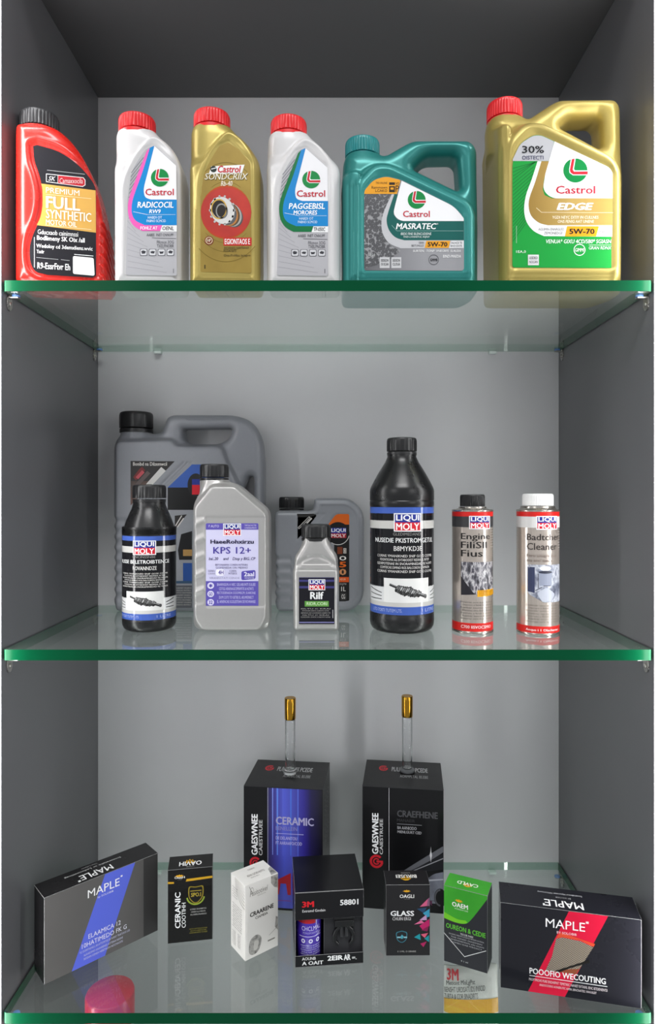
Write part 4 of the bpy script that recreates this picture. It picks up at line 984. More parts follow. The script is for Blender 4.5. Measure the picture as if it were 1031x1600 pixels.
def small_grey():
    fr = Fr(499, .33, T2, .075); b = fr.base
    t = empty('oil_bottle', 'flat slate grey oil bottle with black cap and orange label patch', 'bottle', fr.loc())
    out = fr.p(fil([(432, b, 9), (429, 940, 6), (429, 806, 5), (432, 799, 5), (484, 799, 3), (489, 796, 3), (491, 780, 3), (495, 778.5, 3), (548, 778.5, 22), (569, 800, 20), (569, 935, 20), (552, b, 18)]))
    rb = ribs_side(fr, 455, 866, 942, 5, .003)
    lab = fr.p(fil([(509, 825, 4), (524, 803, 6), (546, 803, 3), (546, 938, 3), (530, 941, 3), (509, 941, 3)]))
    lab2 = fr.p([(464, 803), (507, 803), (464, 845)])
    za, zb = fr.z(942), fr.z(866)
    def front(X, Z):
        r = -.0012 * sstep(.002, .0005, sdf2(lab, X, Z)) - .0008 * sstep(.002, .0005, sdf2(lab2, X, Z))
        d = sdf2(out, X, Z); r = r + .0012 * np.exp(-((d + .012) / .002) ** 2) * (X > fr.x(495))
        return r - .0022 * np.where((X < fr.x(455)) & (Z < zb) & (Z > za), .5 - .5 * np.cos(2 * PI * 5 * (Z - za) / (zb - za)), 0)
    nd = fr.D / 2; cx = fr.x(455.5, nd); zt = fr.z(799, nd)
    molded(t, out, fr.D, .010, P_GREY, vs=.0019, front=front, side=rb, necks=[(cx, zt - .03, zt + .002, 18 * fr.s)], k=.006)
    cap(t, cx, 0, zt, 20 * fr.s, fr.z(776.7, nd) - zt, P_BLKCAP, ribs=24)
    L = Label(fr.conv())
    L.poly([(464, 803), (497, 803), (470, 838), (464, 845)], '#2b2a29', 0)
    L.line(466, 826, 484, 808, 3.2, '#c9c6c2', 2); L.line(466.6, 825.4, 483, 809, 1.6, '#3a3836', 3); L.line(479, 818, 487, 810, 2.2, '#c9c6c2', 2)
    L.poly(fil([(509, 825, 4), (525, 803.5, 5), (545.5, 803.5, 3), (545.5, 846), (512, 846)]), '#d9641c', 0)
    L.rect(522, 820, 545.5, 940, '#1d1c1c', 1)
    L.ell(528, 834, 18, 18, '#1a1a1c', 2); L.ring(528, 834, 18, 18, .06, '#c9c6c4', 2.2, 28, 0.2, 2.2)
    L.rect(517, 825, 541, 833.5, '#27348b', 3); L.rect(517, 833.5, 541, 841, '#a02430', 3)
    L.text('LIQUI', 517.5, 826, 540, 832.5, '#f4f4f6', .03); L.text('MOLY', 517.5, 834.5, 540, 840, '#f6e6e6', .03)
    L.rect(527, 855, 535, 866, '#7a3b22', 2); L.rect(536.5, 857, 541, 865, '#d8d0c8', 2); L.text('CE', 537, 858, 540.5, 864, '#26211f', .02)
    L.text('O', 530, 869, 541, 876, '#e8e3dd', .05); L.text('5', 530, 878, 541, 887, '#d9641c', .05); L.text('0', 530, 889, 541, 899, '#c98a5c', .05)
    L.rect(522, 902, 545, 910, '#d9551c', 2); L.text('ADOR', 531, 904, 540, 907, '#f0c8a8', .01); L.text('DJ70', 531, 911.5, 541, 915, '#b8b4b0', .0); L.text('1L', 533, 917, 540, 924, '#dad6d2', .02)
    L.rect(532, 927, 541, 938, '#3b3a3a', 2); L.text('CG', 533.5, 929, 539, 936, '#dad6d2', .02)
    L.build('label', flat(-fr.D / 2 + .0012), t)
small_grey()

# ------------------------------------------------------------ lowest shelf: cartons
def place(px, py):
    """ground point on the lowest shelf under a pixel"""
    d = -T3 * F / (py - HZ)
    return Vector(((px - CX) * d / F, d - 1.0, T3 + .0004))
def card(name, c, rough=0.3, coat=0.15): return mat(name, c, rough, noise=0.03, scale=25, coat=coat, spec=0.25)
M_CEDGE = mat('card_worn_edge', '#b9b9b9', 0.5)
def carton(bl, W_, D, H, rot, m, label, name='carton', lid=True, edge=None, cat='box'):
    """bl: world point of the front left bottom corner; x to the right, y away"""
    c, s_ = math.cos(rot), math.sin(rot)
    ctr = Vector((bl.x + c * W_ / 2 - s_ * D / 2, bl.y + s_ * W_ / 2 + c * D / 2, bl.z))
    t = empty(name, label, cat, ctr, rot)
    lt = .0006 if lid else 0
    box('carton_body', (-W_ / 2, -D / 2, 0, W_ / 2, D / 2, H - lt - (.0003 if lid else 0)), [m, edge or M_CEDGE], t, bevel=.00035, seg=1, edge_mat=1)
    if lid:
        f = box('top_flap', (-W_ / 2 - .0002, -D / 2 - .0002, H - lt, W_ / 2 + .0002, D / 2 + .0002, H), [m, edge or M_CEDGE], t, bevel=.0002, seg=1, edge_mat=1)
    t['w'] = W_; del t['w']
    Fc = Label(lambda a, b: ((a - .5) * W_, b * H))
    Tp = Label(lambda a, b: ((a - .5) * W_, (b - .5) * D))
    Fc.rect(.003, .003, .997, .997, m, -.5); Tp.rect(.003, .004, .997, .996, m, -.5)
    fin = lambda: (Fc.build('front_print', flat(-D / 2 - .0002), t, lay=.00006, off=.0002) if Fc.it else None, Tp.build('top_print', topface(H), t, lay=.00006, off=.0002) if Tp.it else None)
    return t, Fc, Tp, fin
R = math.radians

# 1 black carton with the blue stripe
t, A, B, fin = carton(Vector((-.4626, .0568, T3 + .0004)), .2, .048, .141, R(42), card('card_charcoal', '#1e1d1e', .26), 'wide black carton with a slanted blue stripe, at the left wall')
A.rect(0.004, .004, .996, .996, card('card_charcoal_front', '#5a5857', .3), 0)
A.poly([(.22, .004), (.505, .004), (.78, .996), (.505, .996)], '#5867d6', 1)
A.rect(.86, .004, .996, .996, '#3a3939', .5)
A.text('MAPLE', .355, .79, .635, .885, '#f4f4f4', .008); A.rect(.645, .885, .662, .905, '#e8e8ee', 4); A.text('by SOLOBIB', .44, .735, .58, .765, '#dcdcec', .01)
A.text('ELAAMICA 12', .36, .30, .645, .355, '#e6e6f4', .01); A.text('10HATIMEDO FK G', .305, .215, .70, .27, '#e6e6f4', .01)
A.text('TIC DOMPTADNE L AN-ATTOMITISE EX PORNT TRAETOUO LOD', .285, .165, .73, .19, '#c4c6e0', .005); A.text('ALAHEOMIO ANANRENES AOTEINA NEGNE', .32, .115, .665, .14, '#c4c6e0', .005); A.text('SIODAN OENEA HEBETAOIH NOCMAOITE', .32, .07, .665, .095, '#c4c6e0', .005)
B.text('MAPLE', .32, .12, .60, .46, '#ececec', .012, rot=180); B.text('Srntoratabe ac Ladocoviticag', .22, .62, .72, .74, '#cfcfcf', .01, rot=180); B.text('Vinar Lolunov', .38, .80, .52, .88, '#9a9a9a', .005, rot=180); B.rect(.29, .1, .31, .2, '#dedede', 3)
fin()

# 2 black and gold carton
t, A, B, fin = carton(place(262, 1475), .078, .043, .130, R(9), card('card_black', '#131211', .25), 'small black carton with yellow band, gold shield and upright white lettering')
A.poly([(.0, .815), (.14, .81), (.14, .835), (0, .84)], '#c99a22', 1); A.poly([(.40, .825), (1, .845), (1, .875), (.42, .86)], '#c99a22', 1)
sun_logo(A, .26, .905, .09, .022); A.text('OaaH', .15, .875, .38, .905, '#f4f2ee', .02); A.text('LOCK', .22, .855, .32, .865, '#8c8a86', .005)
A.text('CERANIC', .16, .20, .285, .69, '#f4f4f4', .03, rot=90); A.text('COOTIHH', .31, .20, .40, .54, '#ebebeb', .015, rot=90)
SH = fil([(.46, .76, .05), (.62, .745, .05), (.8, .76, .05), (.80, .60, .1), (.62, .49, .1), (.45, .6, .1)])
A.poly(SH, '#8f7d25', 2); A.poly([(.62 + (x - .62) * .86, .64 + (y - .64) * .88) for x, y in SH], '#171615', 3)
A.ring(.62, .62, .21, .125, .16, '#8fa336', 4, 24, PI * 1.05, PI * 1.95); A.text('SPO.I', .52, .61, .74, .665, '#b9a53a', .03); A.line(.5, .69, .75, .69, .008, '#b9a53a', 4)
fine(A, ['LORE DLINRTO', 'CNRIRIBO ALGO MIRAOTA', 'ALOERUNARIOI'], .5, .45, .86, .34, 3, '#b9b7b4', 4, .45); fine(A, ['AKOS DRTNEAATUNIA', 'ASA ATIO MEISETTO AME', 'AS0DNEUROS TONSE'], .48, .18, .88, .10, 3, '#8c8430', 4, .4)
sun_logo(B, .47, .45, .11, .22); B.text('OAVIH', .24, .2, .75, .52, '#f2f2f2', .03, rot=180); B.text('LOCK', .4, .08, .58, .16, '#a9a7a3', .0, rot=180)
fin()

# 3 white carton, two faces in view
t, A, B, fin = carton(place(382.8, 1502.5), .066, .050, .128, R(37), card('card_white', '#e9e6e1', .4, 0), 'small white carton with grey car parts picture, turned to its right corner', edge=mat('card_white_edge', '#f6f4f0', .5))
A.line(.22, .86, .12, .97, .012, '#8f8b85', 2); A.text('Pasitotivel', .14, .83, .68, .90, '#8f8b85', .0, .2); A.ring(.2, .90, .05, .045, .15, '#8f8b85', 2); A.text('TRADING HAIR', .36, .80, .62, .815, '#a9a59f', .005)
A.text('CRAARENE', .14, .555, .86, .615, '#26231f', .045); A.text('CIAMEIA', .30, .50, .68, .535, '#4a4641', .02)
GR = ramp_mat('print_grey_metal', 'noise', [(.3, '#5a5855'), (.55, '#b0ada8'), (.75, '#7a7773')], 120, .4)
A.poly(fil([(.10, .07, .1), (.12, .25, .1), (.35, .30, .1), (.52, .22, .1), (.42, .06, .1), (.25, .03, .1)]), GR, 2); A.poly(fil([(.24, .09, .05), (.26, .22, .05), (.42, .20, .05), (.36, .08, .05)]), '#c9c6c0', 3)
A.poly([(.78, .99), (.99, .99), (.99, .80), (.88, .83), (.78, .90)], GR, 2); A.poly([(.90, .28), (.99, .22), (.99, .40), (.93, .42)], GR, 2); A.line(.68, .13, .9, .13, .02, '#8a8680', 2); A.line(.72, .2, .95, .26, .006, '#9a968f', 2)
B.text('TNEDBNRS', .4, .72, .62, .80, '#8a857f', .005); B.text('ADHA CATAD NUTTO', .25, .38, .78, .50, '#6a655f', .01); B.text('IAAGI BEU', .3, .25, .55, .32, '#8a857f', .0); B.poly([(.8, .02), (.99, .02), (.99, .5), (.88, .4)], GR, 2)
fin()
S_ = Label(lambda a, b: ((.5 - a) * .050, b * .128))     # side face: a runs from the back to the front
fine(S_, ['Tbuserin et', 'rotsabi neon dra', 'Cnreata sin', 'Onra bu'], .12, .86, .50, .70, 5, '#6a655f', 3, .45); fine(S_, ['Fnoer ameti con relon', 'Dsae irunta ceb retonad', 'Antrei boin cas', 'Duretina coneal tin ambes'], .12, .64, .80, .30, 11, '#6a655f', 3, .4)
fine(S_, ['Ronad', 'Sitane', 'Gmirnas'], .12, .26, .36, .06, 8, '#6a655f', 3, .4); fine(S_, ['0.25', '1:400', '3.15'], .50, .27, .70, .08, 8, '#6a655f', 3, .4)
for k in range(7): S_.ring(.98, 1.0, .12 + .09 * k, .05 + .045 * k, .04, '#a9a59f', 3, 16, PI, PI * 1.5)
S_.build('side_print', lambda u, v, o: (-.033 - o, u, v), t, lay=.00006, off=.0003)

# 4 open-front display carton with a spray can and a black clamp
W_, D, H = .1156, .110, .1265
bl = place(461, 1513); rot = R(5.5); c, s_ = math.cos(rot), math.sin(rot)
ctr = Vector((bl.x + c * W_ / 2 - s_ * D / 2, bl.y + s_ * W_ / 2 + c * D / 2, bl.z))
M_K = card('card_ink_black', '#101013', .3)
t = empty('display_carton', 'black open-front display carton with a sloping hood and white code number', 'box', ctr, rot)
e = [M_K, M_CEDGE]
def pan(nm, *d): return box(nm, d, e, t, bevel=.0002, seg=1, edge_mat=1)
pan('bottom_panel', -W_ / 2, -D / 2, 0, W_ / 2, D / 2, .0008)
pan('side_panel', -W_ / 2, -D / 2 + .0009, .0009, -W_ / 2 + .0008, D / 2, H - .0009)
pan('side_panel', W_ / 2 - .0008, -D / 2 + .0009, .0009, W_ / 2, D / 2, H - .0009)
pan('back_panel', -W_ / 2 + .0009, D / 2 - .0008, .0009, W_ / 2 - .0009, D / 2, H - .0009)
pan('front_band', -W_ / 2, -D / 2, .0009, W_ / 2, -D / 2 + .0008, .0195)
pan('hood_front', -W_ / 2 - .0004, -D / 2 - .0006, H - .0465, W_ / 2 + .0004, -D / 2 + .0004, H - .0009)
pan('hood_top', -W_ / 2 - .0004, -D / 2 - .0006, H - .0008, W_ / 2 + .0004, D / 2, H)
ins = pan('insert_panel', -.0085, -D / 2 + .010, .0009, W_ / 2 - .001, -D / 2 + .011, H - .002)
ins.data.materials[0] = card('card_dark_grey', '#37373a', .45, 0)
A = Label(lambda a, b: ((a - .5) * W_, b * H))
A.rect(.003, .64, .997, .99, M_K, -.5); A.text('3M', .10, .80, .275, .88, '#d81f2a', .06); A.text('Extramd Gmdain', .105, .735, .44, .77, '#d9d9d9', .02); A.text('58801', .655, .80, .925, .875, '#f1f1f1', .04)
A.build('hood_print', flat(-D / 2 - .0006), t, lay=.00006, off=.0002)
A = Label(lambda a, b: ((a - .5) * W_, b * H))
A.rect(.003, .01, .997, .15, M_K, -.5); A.text('AOUNB', .1, .095, .3, .135, '#e8e8e8', .02); A.text('A OAIT', .1, .03, .41, .08, '#e8e8e8', .04); A.text('2EIR', .47, .07, .70, .135, '#f2f2f2', .07); A.text('AR', .71, .06, .81, .14, '#f2f2f2', .07); A.text('=.', .83, .065, .9, .1, '#e8e8e8', .05)
A.build('band_print', flat(-D / 2), t, lay=.00006, off=.0002)
Tr = Matrix.Translation(ctr) @ Matrix.Rotation(rot, 4, 'Z')
r = .0215; p = Tr @ Vector((-.0335, -D / 2 + .024, .0012))
k = empty('spray_can', 'purple can with white print standing inside the open black display carton', 'can', p, rot)
lathe('can', [(0, .002), (r * .9, 0), (r, .002), (r, .098), (r * .9, .104), (r * .55, .107), (r * .55, .113), (0, .113)], mat('purple_paint', '#4a2fb0', .25, noise=.04, coat=.3), k, n=56, sharp=50)
L = Label(lambda a, b: (a * r, b))
L.rect(-1.0, .070, .5, .088, '#b3202c', 1); L.text('CHCLMAL', -.62, .058, .95, .0655, '#cfc8f2', .01); L.text('PONUSFOAN INES', -.5, .0525, .8, .056, '#a79fe0', .0)
L.rect(-.85, .0475, 1.0, .0485, '#cfc8f2', 2); L.line(.5, .048, 1.0, .053, .0012, '#cfc8f2', 2)
for q in range(3): L.ell(-.5 + .6 * q, .0405, .16, .0036, '#e9e6fa', 2); L.ell(-.5 + .6 * q, .0405, .08, .0018, '#6a55c0', 3)
fine(L, ['OENHS PEICCA SE NEMOED', 'COR ODS EOD GUNENAE', 'GUSRASDDTINE SNE', 'GONE NAE SINEDO'], -.72, .034, .95, .016, 5, '#cfc8f2', 3, .4, .01)
L.build('label', cyl(r), k, step=.004, lay=.00006)
p = Tr @ Vector((.025, -D / 2 + .0085, .032))
M_CL = mat('clamp_black', '#101012', .35)
k = empty('clamp', 'black two-jawed clamp mounted on the insert of the display carton', 'clamp', p, rot)
box('head', (-.016, -.007, .030, .017, .0012, .042), M_CL, k, bevel=.002)
bar_ = box('crossbar', (-.017, -.006, .0425, .018, .001, .046), M_CL, k, bevel=.0008)
for sg in (-1, 1):
    V, Fc = [], []
    path = [(.006, .031), (.013, .024), (.0165, .015), (.015, .006), (.009, .0)]
    wd = [.005, .0055, .0055, .005, .003]
    bm = bmesh.new(); rings = []
    for i, (x, z) in enumerate(path):
        a = Vector(path[min(i + 1, 4)]) - Vector(path[max(i - 1, 0)]); n = Vector((-a.y, a.x)).normalized() * wd[i] / 2
        rings.append([bm.verts.new((sg * (x + n.x * q), y, z + n.y * q)) for q, y in ((1, -.0065), (1, .0005), (-1, .0005), (-1, -.0065))])
    for i in range(4):
        for j in range(4): bm.faces.new([rings[i][j], rings[i][(j + 1) % 4], rings[i + 1][(j + 1) % 4], rings[i + 1][j]])
    bm.faces.new(rings[0]); bm.faces.new(rings[4][::-1])
    bmesh.ops.bevel(bm, geom=list(bm.edges), offset=.0007, segments=1, affect='EDGES')
    bm_obj('jaw', bm, M_CL, k)
    box('inner_pad', (min(sg * .002, sg * .007), -.005, .012, max(sg * .002, sg * .007), .001, .030), mat('clamp_grey', '#2b2b2e', .4), k, bevel=.0008)

# 5 glass cleaner carton
t, A, B, fin = carton(place(603, 1493.5), .0757, .043, .122, R(.5), card('card_graphite', '#222123', .32), 'small black carton with pink and teal triangles on its right side')
sun_logo(A, .47, .905, .08, .024); A.text('OAGLI', .31, .815, .64, .865, '#efeeea', .03); A.text('LOCK', .42, .795, .54, .806, '#9b9994', .005)
A.text('GLASS', .10, .56, .64, .635, '#f4f4f4', .05); A.text('CHUIN ERGI', .145, .50, .565, .545, '#d2d0cf', .02)
EM = fil([(.22, .33, .04), (.36, .355, .04), (.49, .33, .04), (.47, .22, .08), (.36, .175, .05), (.24, .22, .08)])
A.poly(EM, '#3b7f92', 2); A.poly([(.355 + (x - .355) * .86, .265 + (y - .265) * .88) for x, y in EM], '#252629', 3); A.rect(.25, .25, .33, .27, '#8fc3cf', 4); A.poly([(.34, .24), (.38, .24), (.40, .275), (.36, .30), (.33, .27)], '#4fa6ba', 4); A.rect(.40, .25, .48, .27, '#8fc3cf', 4)
for pts, c in (([(.77, .69), (.95, .80), (.93, .70)], '#d8628a'), ([(.95, .80), (.99, .82), (.99, .7), (.93, .70)], '#8c5a7a'), ([(.70, .66), (.93, .68), (.86, .60)], '#2b4a6b'), ([(.84, .60), (.99, .66), (.99, .55), (.93, .54)], '#3fa0c4'), ([(.76, .50), (.92, .58), (.93, .50)], '#c49ac4'),
               ([(.64, .44), (.80, .50), (.88, .46)], '#e0709a'), ([(.76, .42), (.99, .52), (.99, .42), (.84, .36)], '#c4246a'), ([(.80, .36), (.98, .42), (.94, .34)], '#8a1f52'), ([(.64, .26), (.77, .31), (.79, .22)], '#1f98a4'), ([(.79, .30), (.96, .32), (.88, .25)], '#e0607e'), ([(.87, .24), (.98, .29), (.98, .19)], '#1f98a4'), ([(.78, .17), (.93, .20), (.85, .12)], '#b01f5e')):
    A.poly(pts, c, 2)
A.text('0  5 MIL. O OBNEEE', .26, .05, .68, .072, '#b9b7b4', .005)
sun_logo(B, .48, .35, .11, .2); B.text('BIRUSEI', .26, .45, .74, .68, '#f2f0ec', .03, rot=180); B.text('LOCN', .4, .76, .6, .84, '#a9a7a3', .0, rot=180)
fin()

# 6 green carton
t, A, B, fin = carton(place(693.6, 1501.5), .0733, .040, .129, R(-24.4), card('card_slate', '#2a2b30', .32), 'small carton with bright green top half and dark grey lower half')
GRN = ramp_mat('print_green_fade', 'noise', [(.3, '#2f9a1e'), (.7, '#44ae2a')], 12, .3)
A.poly([(.002, .57)] + curve([(.002, .57), (.25, .55), (.46, .56), (.62, .63), (.998, .96)], 5) + [(.998, .998), (.002, .998)], GRN, 1)
A.poly([(.002, .57)] + curve([(.002, .57), (.25, .55), (.46, .56), (.55, .59)], 5) + curve([(.50, .61), (.3, .60), (.002, .65)], 4), '#74c82a', 2)
sun_logo(A, .35, .835, .085, .026); A.text('OAEM', .19, .755, .56, .815, '#f6f6f2', .03); A.text('WORKSHOP CARE', .25, .725, .56, .742, '#d8efd0', .005)
A.text('OUREON & CEDIE', .05, .45, .96, .515, '#63c23a', .03); A.text('TECOR PARE', .38, .405, .68, .43, '#d6d6d6', .02)
fine(A, ['DACENIO NEINON LECEDOR PEMNEN IKNTION', 'THE OINSD DIADMAN', 'CENENOEMION AN SGAN', 'DOMEU DAE ITEOACT'], .12, .395, .92, .26, 4, '#b9b9bd', 3, .5)
A.line(.0, .375, .48, .135, .008, '#f0f0f0', 3); A.line(.48, .135, .97, .29, .008, '#f0f0f0', 3); A.text('0 1 ml', .40, .06, .56, .08, '#c9c9c9', .005)
B.rect(.002, .004, .998, .996, GRN, 0); sun_logo(B, .5, .32, .1, .2); B.text('CAVLD', .25, .34, .74, .58, '#eaf5e4', .03, rot=180)
fin()

# 7 black carton with the red stripe
t, A, B, fin = carton(Vector((.2745, .0520, T3 + .0004)), .2110, .058, .137, R(-12), card('card_midnight', '#1b1b22', .28), 'wide black carton with a slanted red stripe, at the right wall')
A.poly([(.203, .004), (.467, .004), (.771, .996), (.496, .996)], '#d5103a', 1)
CF = ramp_mat('print_carbon_weave', 'checker', [(0.2, '#4a4038'), (0.8, '#a89c8a')], 520, .3, stretch=(1, 1, 1.3))
A.poly([(.33, .28), (.545, .28), (.668, .62), (.58, .67), (.45, .685), (.405, .66), (.375, .45)], CF, 2)
A.poly([(.405, .665), (.45, .69), (.58, .68), (.67, .625), (.68, .66), (.44, .74), (.42, .71)], '#e0502e', 2.4); A.poly([(.40, .29), (.64, .47), (.64, .44), (.50, .34), (.42, .27)], '#16130f', 3); A.poly([(.40, .28), (.545, .28), (.57, .35), (.5, .33)], '#8f4a2e', 2.6)
A.text('MAPLE', .33, .785, .61, .885, '#f6f6f6', .008); A.rect(.615, .88, .635, .905, '#f0d0d4', 4); A.text('BY SOLOBIB', .41, .725, .55, .752, '#f0d8dc', .01)
A.text('POOOFIO WECOUTING', .213, .215, .755, .285, '#f4f4f4', .03); A.rect(.213, .190, .765, .197, '#f4f4f4', 4)
A.text('PROFTPROVE PURE ENDHIIFNT TEMETREC NANIET EVTAINL IENC IETDEINENTSI', .21, .135, .765, .165, '#e6dcde', .01); A.text('ANDOCOSINS AONERUTIC AIMIN, BINCNATEIS, VANUILEIT', .285, .085, .69, .115, '#e6dcde', .01)
B.text('MAPLE', .33, .10, .61, .40, '#f0f0f0', .012, rot=180); B.rect(.315, .1, .33, .2, '#dedede', 3); B.text('BY SOLOBIB', .42, .52, .53, .58, '#b0b0b0', .005, rot=180); B.text('Sonatrabntor Hytoretor NHtorcocny', .29, .68, .62, .78, '#c4c4c8', .01, rot=180)
fin()

# ------------------------------------------------------------ two tall cartons at the back, with glass tubes on top
M_DK = card('card_deep_black', '#0f0f11', .32)
def tall(bl, W_, rot, label):
    return carton(bl, W_, .128, .2345, rot, M_DK, label, name='tall_carton', edge=mat('card_dark_edge', '#3a3a3e', .4))
def emblem(L, x, y, rx, ry):
    L.ring(x, y, rx, ry, .34, '#c8202e', 3, 24, PI * .25, PI * 1.95); L.ring(x, y, rx * .5, ry * .5, .4, '#c8202e', 3, 20, PI * .2, PI * 1.8); L.line(x, y, x + rx * .95, y, ry * .3, '#c8202e', 3)
t, A, B, fin = tall(Vector((-.1660, .256, T3 + .0004)), .153, R(-6), 'tall black carton with a glowing blue print panel on its front')
BL = ramp_mat('print_blue_beam', 'axis', [(0, '#1c1a38'), (.14, '#3a3488'), (.32, '#4e58c8'), (.5, '#4347a8'), (.66, '#31298a'), (.8, '#1f1a48'), (1, '#141319')], lo=-.032, hi=.0755)
A.rect(.30, .02, .995, .995, BL, 1)
for x, w_, c in ((.37, .012, '#7f92e6'), (.43, .02, '#5f86e0'), (.50, .01, '#5c66cc'), (.60, .018, '#4a6fd0'), (.69, .012, '#5a74d8')):
    A.poly([(x - w_ / 2, .995), (x + w_ / 2, .995), (x + w_ / 3, .45), (x - w_ / 3, .45)], c, 2)
A.rect(.306, .02, .312, .995, '#a9a9b8', 2)
A.text('CERAMIC', .41, .70, .89, .765, '#a7a3c4', .04); A.text('BENELLEIN', .41, .655, .68, .685, '#8f8ab8', .01); A.rect(.41, .625, .76, .629, '#b9b4dc', 3); A.text('DE DELANITOU', .41, .578, .68, .604, '#b9b4dc', .02); A.text('FT AARAAFO/COD', .41, .538, .74, .564, '#b9b4dc', .02)
A.text('GAESWNEE', .10, .44, .18, .775, '#f2f2f2', .05, rot=90); A.text('CAIESTRUEE', .195, .44, .24, .73, '#d6d6d6', .02, rot=90); emblem(A, .15, .375, .075, .05)
A.poly([(.43, .25), (.60, .31), (.60, .13), (.56, .13), (.54, .22), (.47, .22), (.45, .13), (.43, .13)], '#a8222c', 3); A.rect(.31, .08, .60, .083, '#a8222c', 3)
emblem(B, .22, .68, .06, .1); B.text('PL/LIDFEBES PCEDE', .33, .58, .80, .74, '#c4c4c6', .02); B.text('AORMPLTAL BS.EBE', .44, .36, .80, .46, '#a9a9ab', .01)
fin()
S_ = Label(lambda a, b: ((a - .5) * .128, b * .2345))
for k in range(4): S_.text('GAESWN', .25 + .15 * k, .45, .32 + .15 * k, .85, '#77777c', .02, rot=90)
S_.build('side_print', lambda u, v, o: (.0765 + o, u, v), t, lay=.00006, off=.0003)
t1 = t
t, A, B, fin = tall(Vector((.0624, .256, T3 + .0004)), .154, R(-7), 'tall black carton with a silver car printed low on its front')
A.rect(.328, .004, .333, .996, '#c9c9cc', 2)
A.text('CRAEFHENE', .43, .765, .93, .82, '#4d4d50', .045); A.text('MANAEIR', .43, .727, .65, .75, '#3a3a3d', .01); A.rect(.43, .705, .735, .709, '#8c8c90', 3); A.text('BA AANIODO', .435, .665, .67, .69, '#a9a9ad', .02); A.text('MIENI,GURT CED', .435, .63, .73, .655, '#a9a9ad', .02)
A.text('GAESWNEE', .12, .45, .20, .785, '#f2f2f2', .05, rot=90); A.text('CAIESTRUEE', .215, .45, .255, .74, '#d6d6d6', .02, rot=90); emblem(A, .175, .39, .085, .055)
CARG = ramp_mat('print_car_paint', 'noise', [(.3, '#50525c'), (.7, '#7c7f8c')], 25, .25)
A.poly([(.45, .30), (.62, .38), (.996, .55), (.996, .50), (.70, .36), (.52, .28)], '#5f6066', 2); A.poly([(.56, .32), (.70, .37), (.996, .49), (.996, .36), (.75, .33)], '#1d1e22', 2.4); A.line(.62, .33, .996, .45, .008, '#8f9096', 3)
A.poly(fil([(.80, .08), (.76, .16, .03), (.79, .27, .03), (.88, .32, .04), (.996, .34), (.996, .08)]), CARG, 2.6); A.poly([(.80, .255), (.996, .275), (.996, .285), (.80, .27)], '#a9acb6', 3); A.ell(.96, .13, .075, .075, '#141416', 3.4); A.ring(.96, .13, .07, .07, .2, '#55565c', 3.6, 20, PI * .5, PI * 1.5)
A.poly(fil([(.83, .47), (.84, .50), (.845, .54), (.85, .50), (.86, .47), (.85, .44), (.845, .41), (.84, .44)]), '#c9c9cc', 4); A.rect(.33, .10, .996, .103, '#2e2e32', 3); A.poly([(.79, .10), (.86, .10), (.86, .06)], '#5a2a4a', 3)
emblem(B, .24, .68, .06, .1); B.text('PL/LIDFEBES PCEDE', .35, .58, .82, .74, '#c4c4c6', .02); B.text('AORMPLTAL BS.EBE', .46, .36, .82, .46, '#a9a9ab', .01)
fin()
t2 = t
M_TUBE = bpy.data.materials.new('tube_glass'); M_TUBE.use_nodes = True
b_ = M_TUBE.node_tree.nodes['Principled BSDF']; b_.inputs['Transmission Weight'].default_value = 1; b_.inputs['Roughness'].default_value = .02; b_.inputs['IOR'].default_value = 1.45; b_.inputs['Base Color'].default_value = (.97, .98, .98, 1)
M_GCAP = mat('polished_gold', '#b98a2e', .18, 1.0)
M_LIQ = mat('grey_stopper', '#5a5b5e', .2)
for px, top, cb, bot, y, lab, dk in ((453.3, 1090, 1123, 1213, .315, 'clear glass tube with gold cap standing on the blue panel carton', False), (636, 1087, 1119, 1206, .32, 'clear glass tube with gold cap standing on the silver car carton', True)):
    zb = T3 + .2345 + .0010; d = 1 + y
    k = empty('glass_tube', lab, 'tube', ((px - CX) * d / F, y, zb))
    Z = lambda py: (HZ - py) * d / F - zb
    r = 7.8 * d / F
    lathe('tube', [(0, .009), (r * .82, .009), (r * .82, Z(cb) - .001), (r * .98, Z(cb) - .001), (r, Z(cb) - .002), (r, .012), (r, .0085), (0, .0085)][::-1], M_TUBE, k, n=40, sharp=40)
    lathe('foot', [(0, 0), (r * 1.35, 0), (r * 1.5, .0015), (r * 1.5, .005), (r * 1.1, .008), (0, .008)], M_LIQ if dk else M_TUBE, k, n=40, sharp=50, label='grey foot' if dk else None)
    lathe('cap', [(0, Z(cb)), (r * 1.08, Z(cb)), (r * 1.12, Z(cb) + .001), (r * 1.12, Z(top) - .001), (r * 1.05, Z(top)), (0, Z(top))], M_GCAP, k, n=48, sharp=40, label='gold cap')

# ------------------------------------------------------------ below the lowest shelf, seen through the glass
yc = .10; zt = -(1549 - HZ) * (1 + yc) / F; r = 37.0 * (1 + yc) / F
k = empty('oil_bottle', 'bottle with a bright red cap, seen through the lowest glass shelf at left', 'bottle', ((172 - CX) * (1 + yc) / F, yc, ZF + .0004))
h = zt - ZF
lathe('body', [(0, 0), (r * .98, 0), (r * 1.1, .004), (r * 1.1, h - .09), (r * 1.05, h - .075), (r * .9, h - .055), (r * .9, h - .048), (0, h - .048)], P_WHITE, k, n=56, sharp=50)
lathe('cap', [(0, h - .0475), (r, h - .0475), (r, h - .004), (r * .97, h - .0012), (r * .93, h), (0, h)], mat('crimson_cap', '#bd0430', .3), k, n=64, sharp=40)

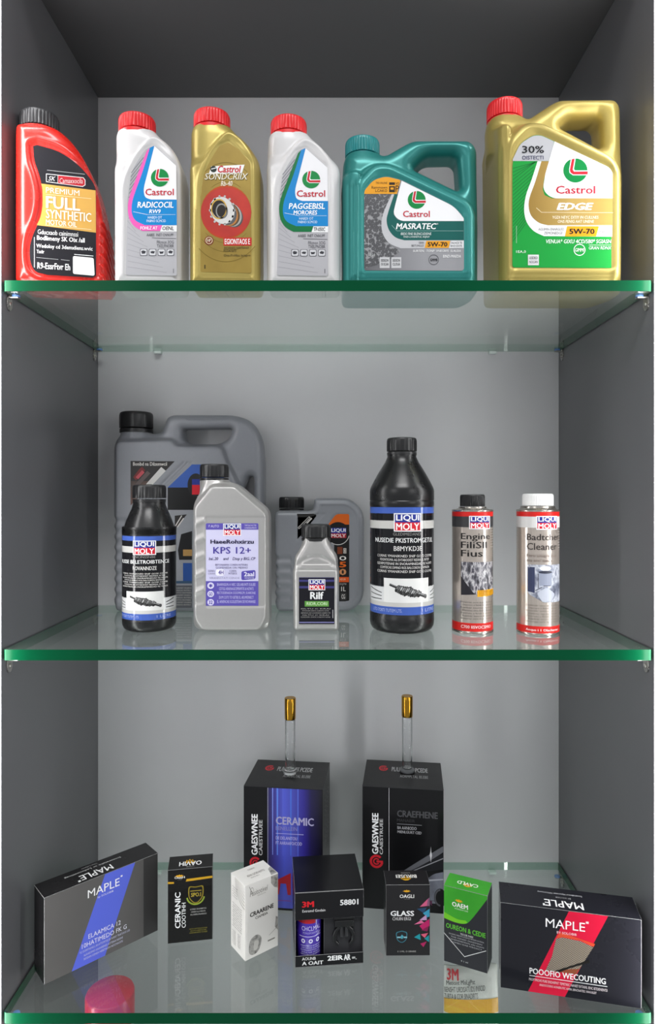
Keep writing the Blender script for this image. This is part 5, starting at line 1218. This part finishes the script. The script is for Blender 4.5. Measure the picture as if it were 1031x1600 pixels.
yf = .10
fr = Fr(742, yf, ZF, .07)
k = empty('pouch', 'white plastic pouch with red lettering and yellow band under the lowest shelf', 'pouch', (fr.rx, yf + .035, ZF + .0004))
zt = fr.z(1530)
V = []; Fc = []; nx, nz = 20, 24
for sd in (-1, 1):
    for j in range(nz + 1):
        for i in range(nx + 1):
            u = i / nx * 2 - 1; v = j / nz
            hw = (.050 - .004 * v); th = .033 * (1 - v ** 1.6) * math.sqrt(max(0, 1 - u * u * .92)) + .0012
            V.append((u * hw, sd * th + .0, v * zt + (.003 * math.sin(u * 3.0) if v > .95 else 0)))
b0 = (nx + 1) * (nz + 1)
I = lambda s_, i, j: s_ * b0 + j * (nx + 1) + i
for j in range(nz):
    for i in range(nx):
        Fc.append((I(0, i, j), I(0, i + 1, j), I(0, i + 1, j + 1), I(0, i, j + 1))); Fc.append((I(1, i, j), I(1, i, j + 1), I(1, i + 1, j + 1), I(1, i + 1, j)))
    Fc.append((I(0, 0, j), I(0, 0, j + 1), I(1, 0, j + 1), I(1, 0, j))); Fc.append((I(0, nx, j), I(1, nx, j), I(1, nx, j + 1), I(0, nx, j + 1)))
for i in range(nx):
    Fc.append((I(0, i, 0), I(1, i, 0), I(1, i + 1, 0), I(0, i + 1, 0))); Fc.append((I(0, i, nz), I(0, i + 1, nz), I(1, i + 1, nz), I(1, i, nz)))
pyd('body', V, Fc, mat('pouch_white', '#d8d6d2', .3, noise=.03, bump=.1), k, smooth=True)
L = Label(fr.conv())
L.text('3M', 703, 1534, 722, 1552, '#c8202e', .05, slope=.06); L.text('Metiont MoLgPst', 702, 1553, 748, 1562, '#4a4846', .02, slope=-.05); L.text('BENSHT URDISATUDS INSCID', 699, 1563, 764, 1571, '#4a4846', .015, slope=-.06); L.text('ZUBTA & COR SINADIRTS', 698, 1573, 752, 1581, '#4a4846', .015, slope=-.05)
L.rect(694, 1580, 786, 1602, '#d9a020', 1)
def pm(u, v, o):
    q = max(0, min(1, v / zt)); hw = .050 - .004 * q; th = .033 * (1 - q ** 1.6) * math.sqrt(max(0, 1 - min(1, (u / hw)) ** 2 * .92)) + .0012
    return (max(-hw, min(hw, u)), -th - o - .0006, v)
L.build('label', pm, k, step=.004)
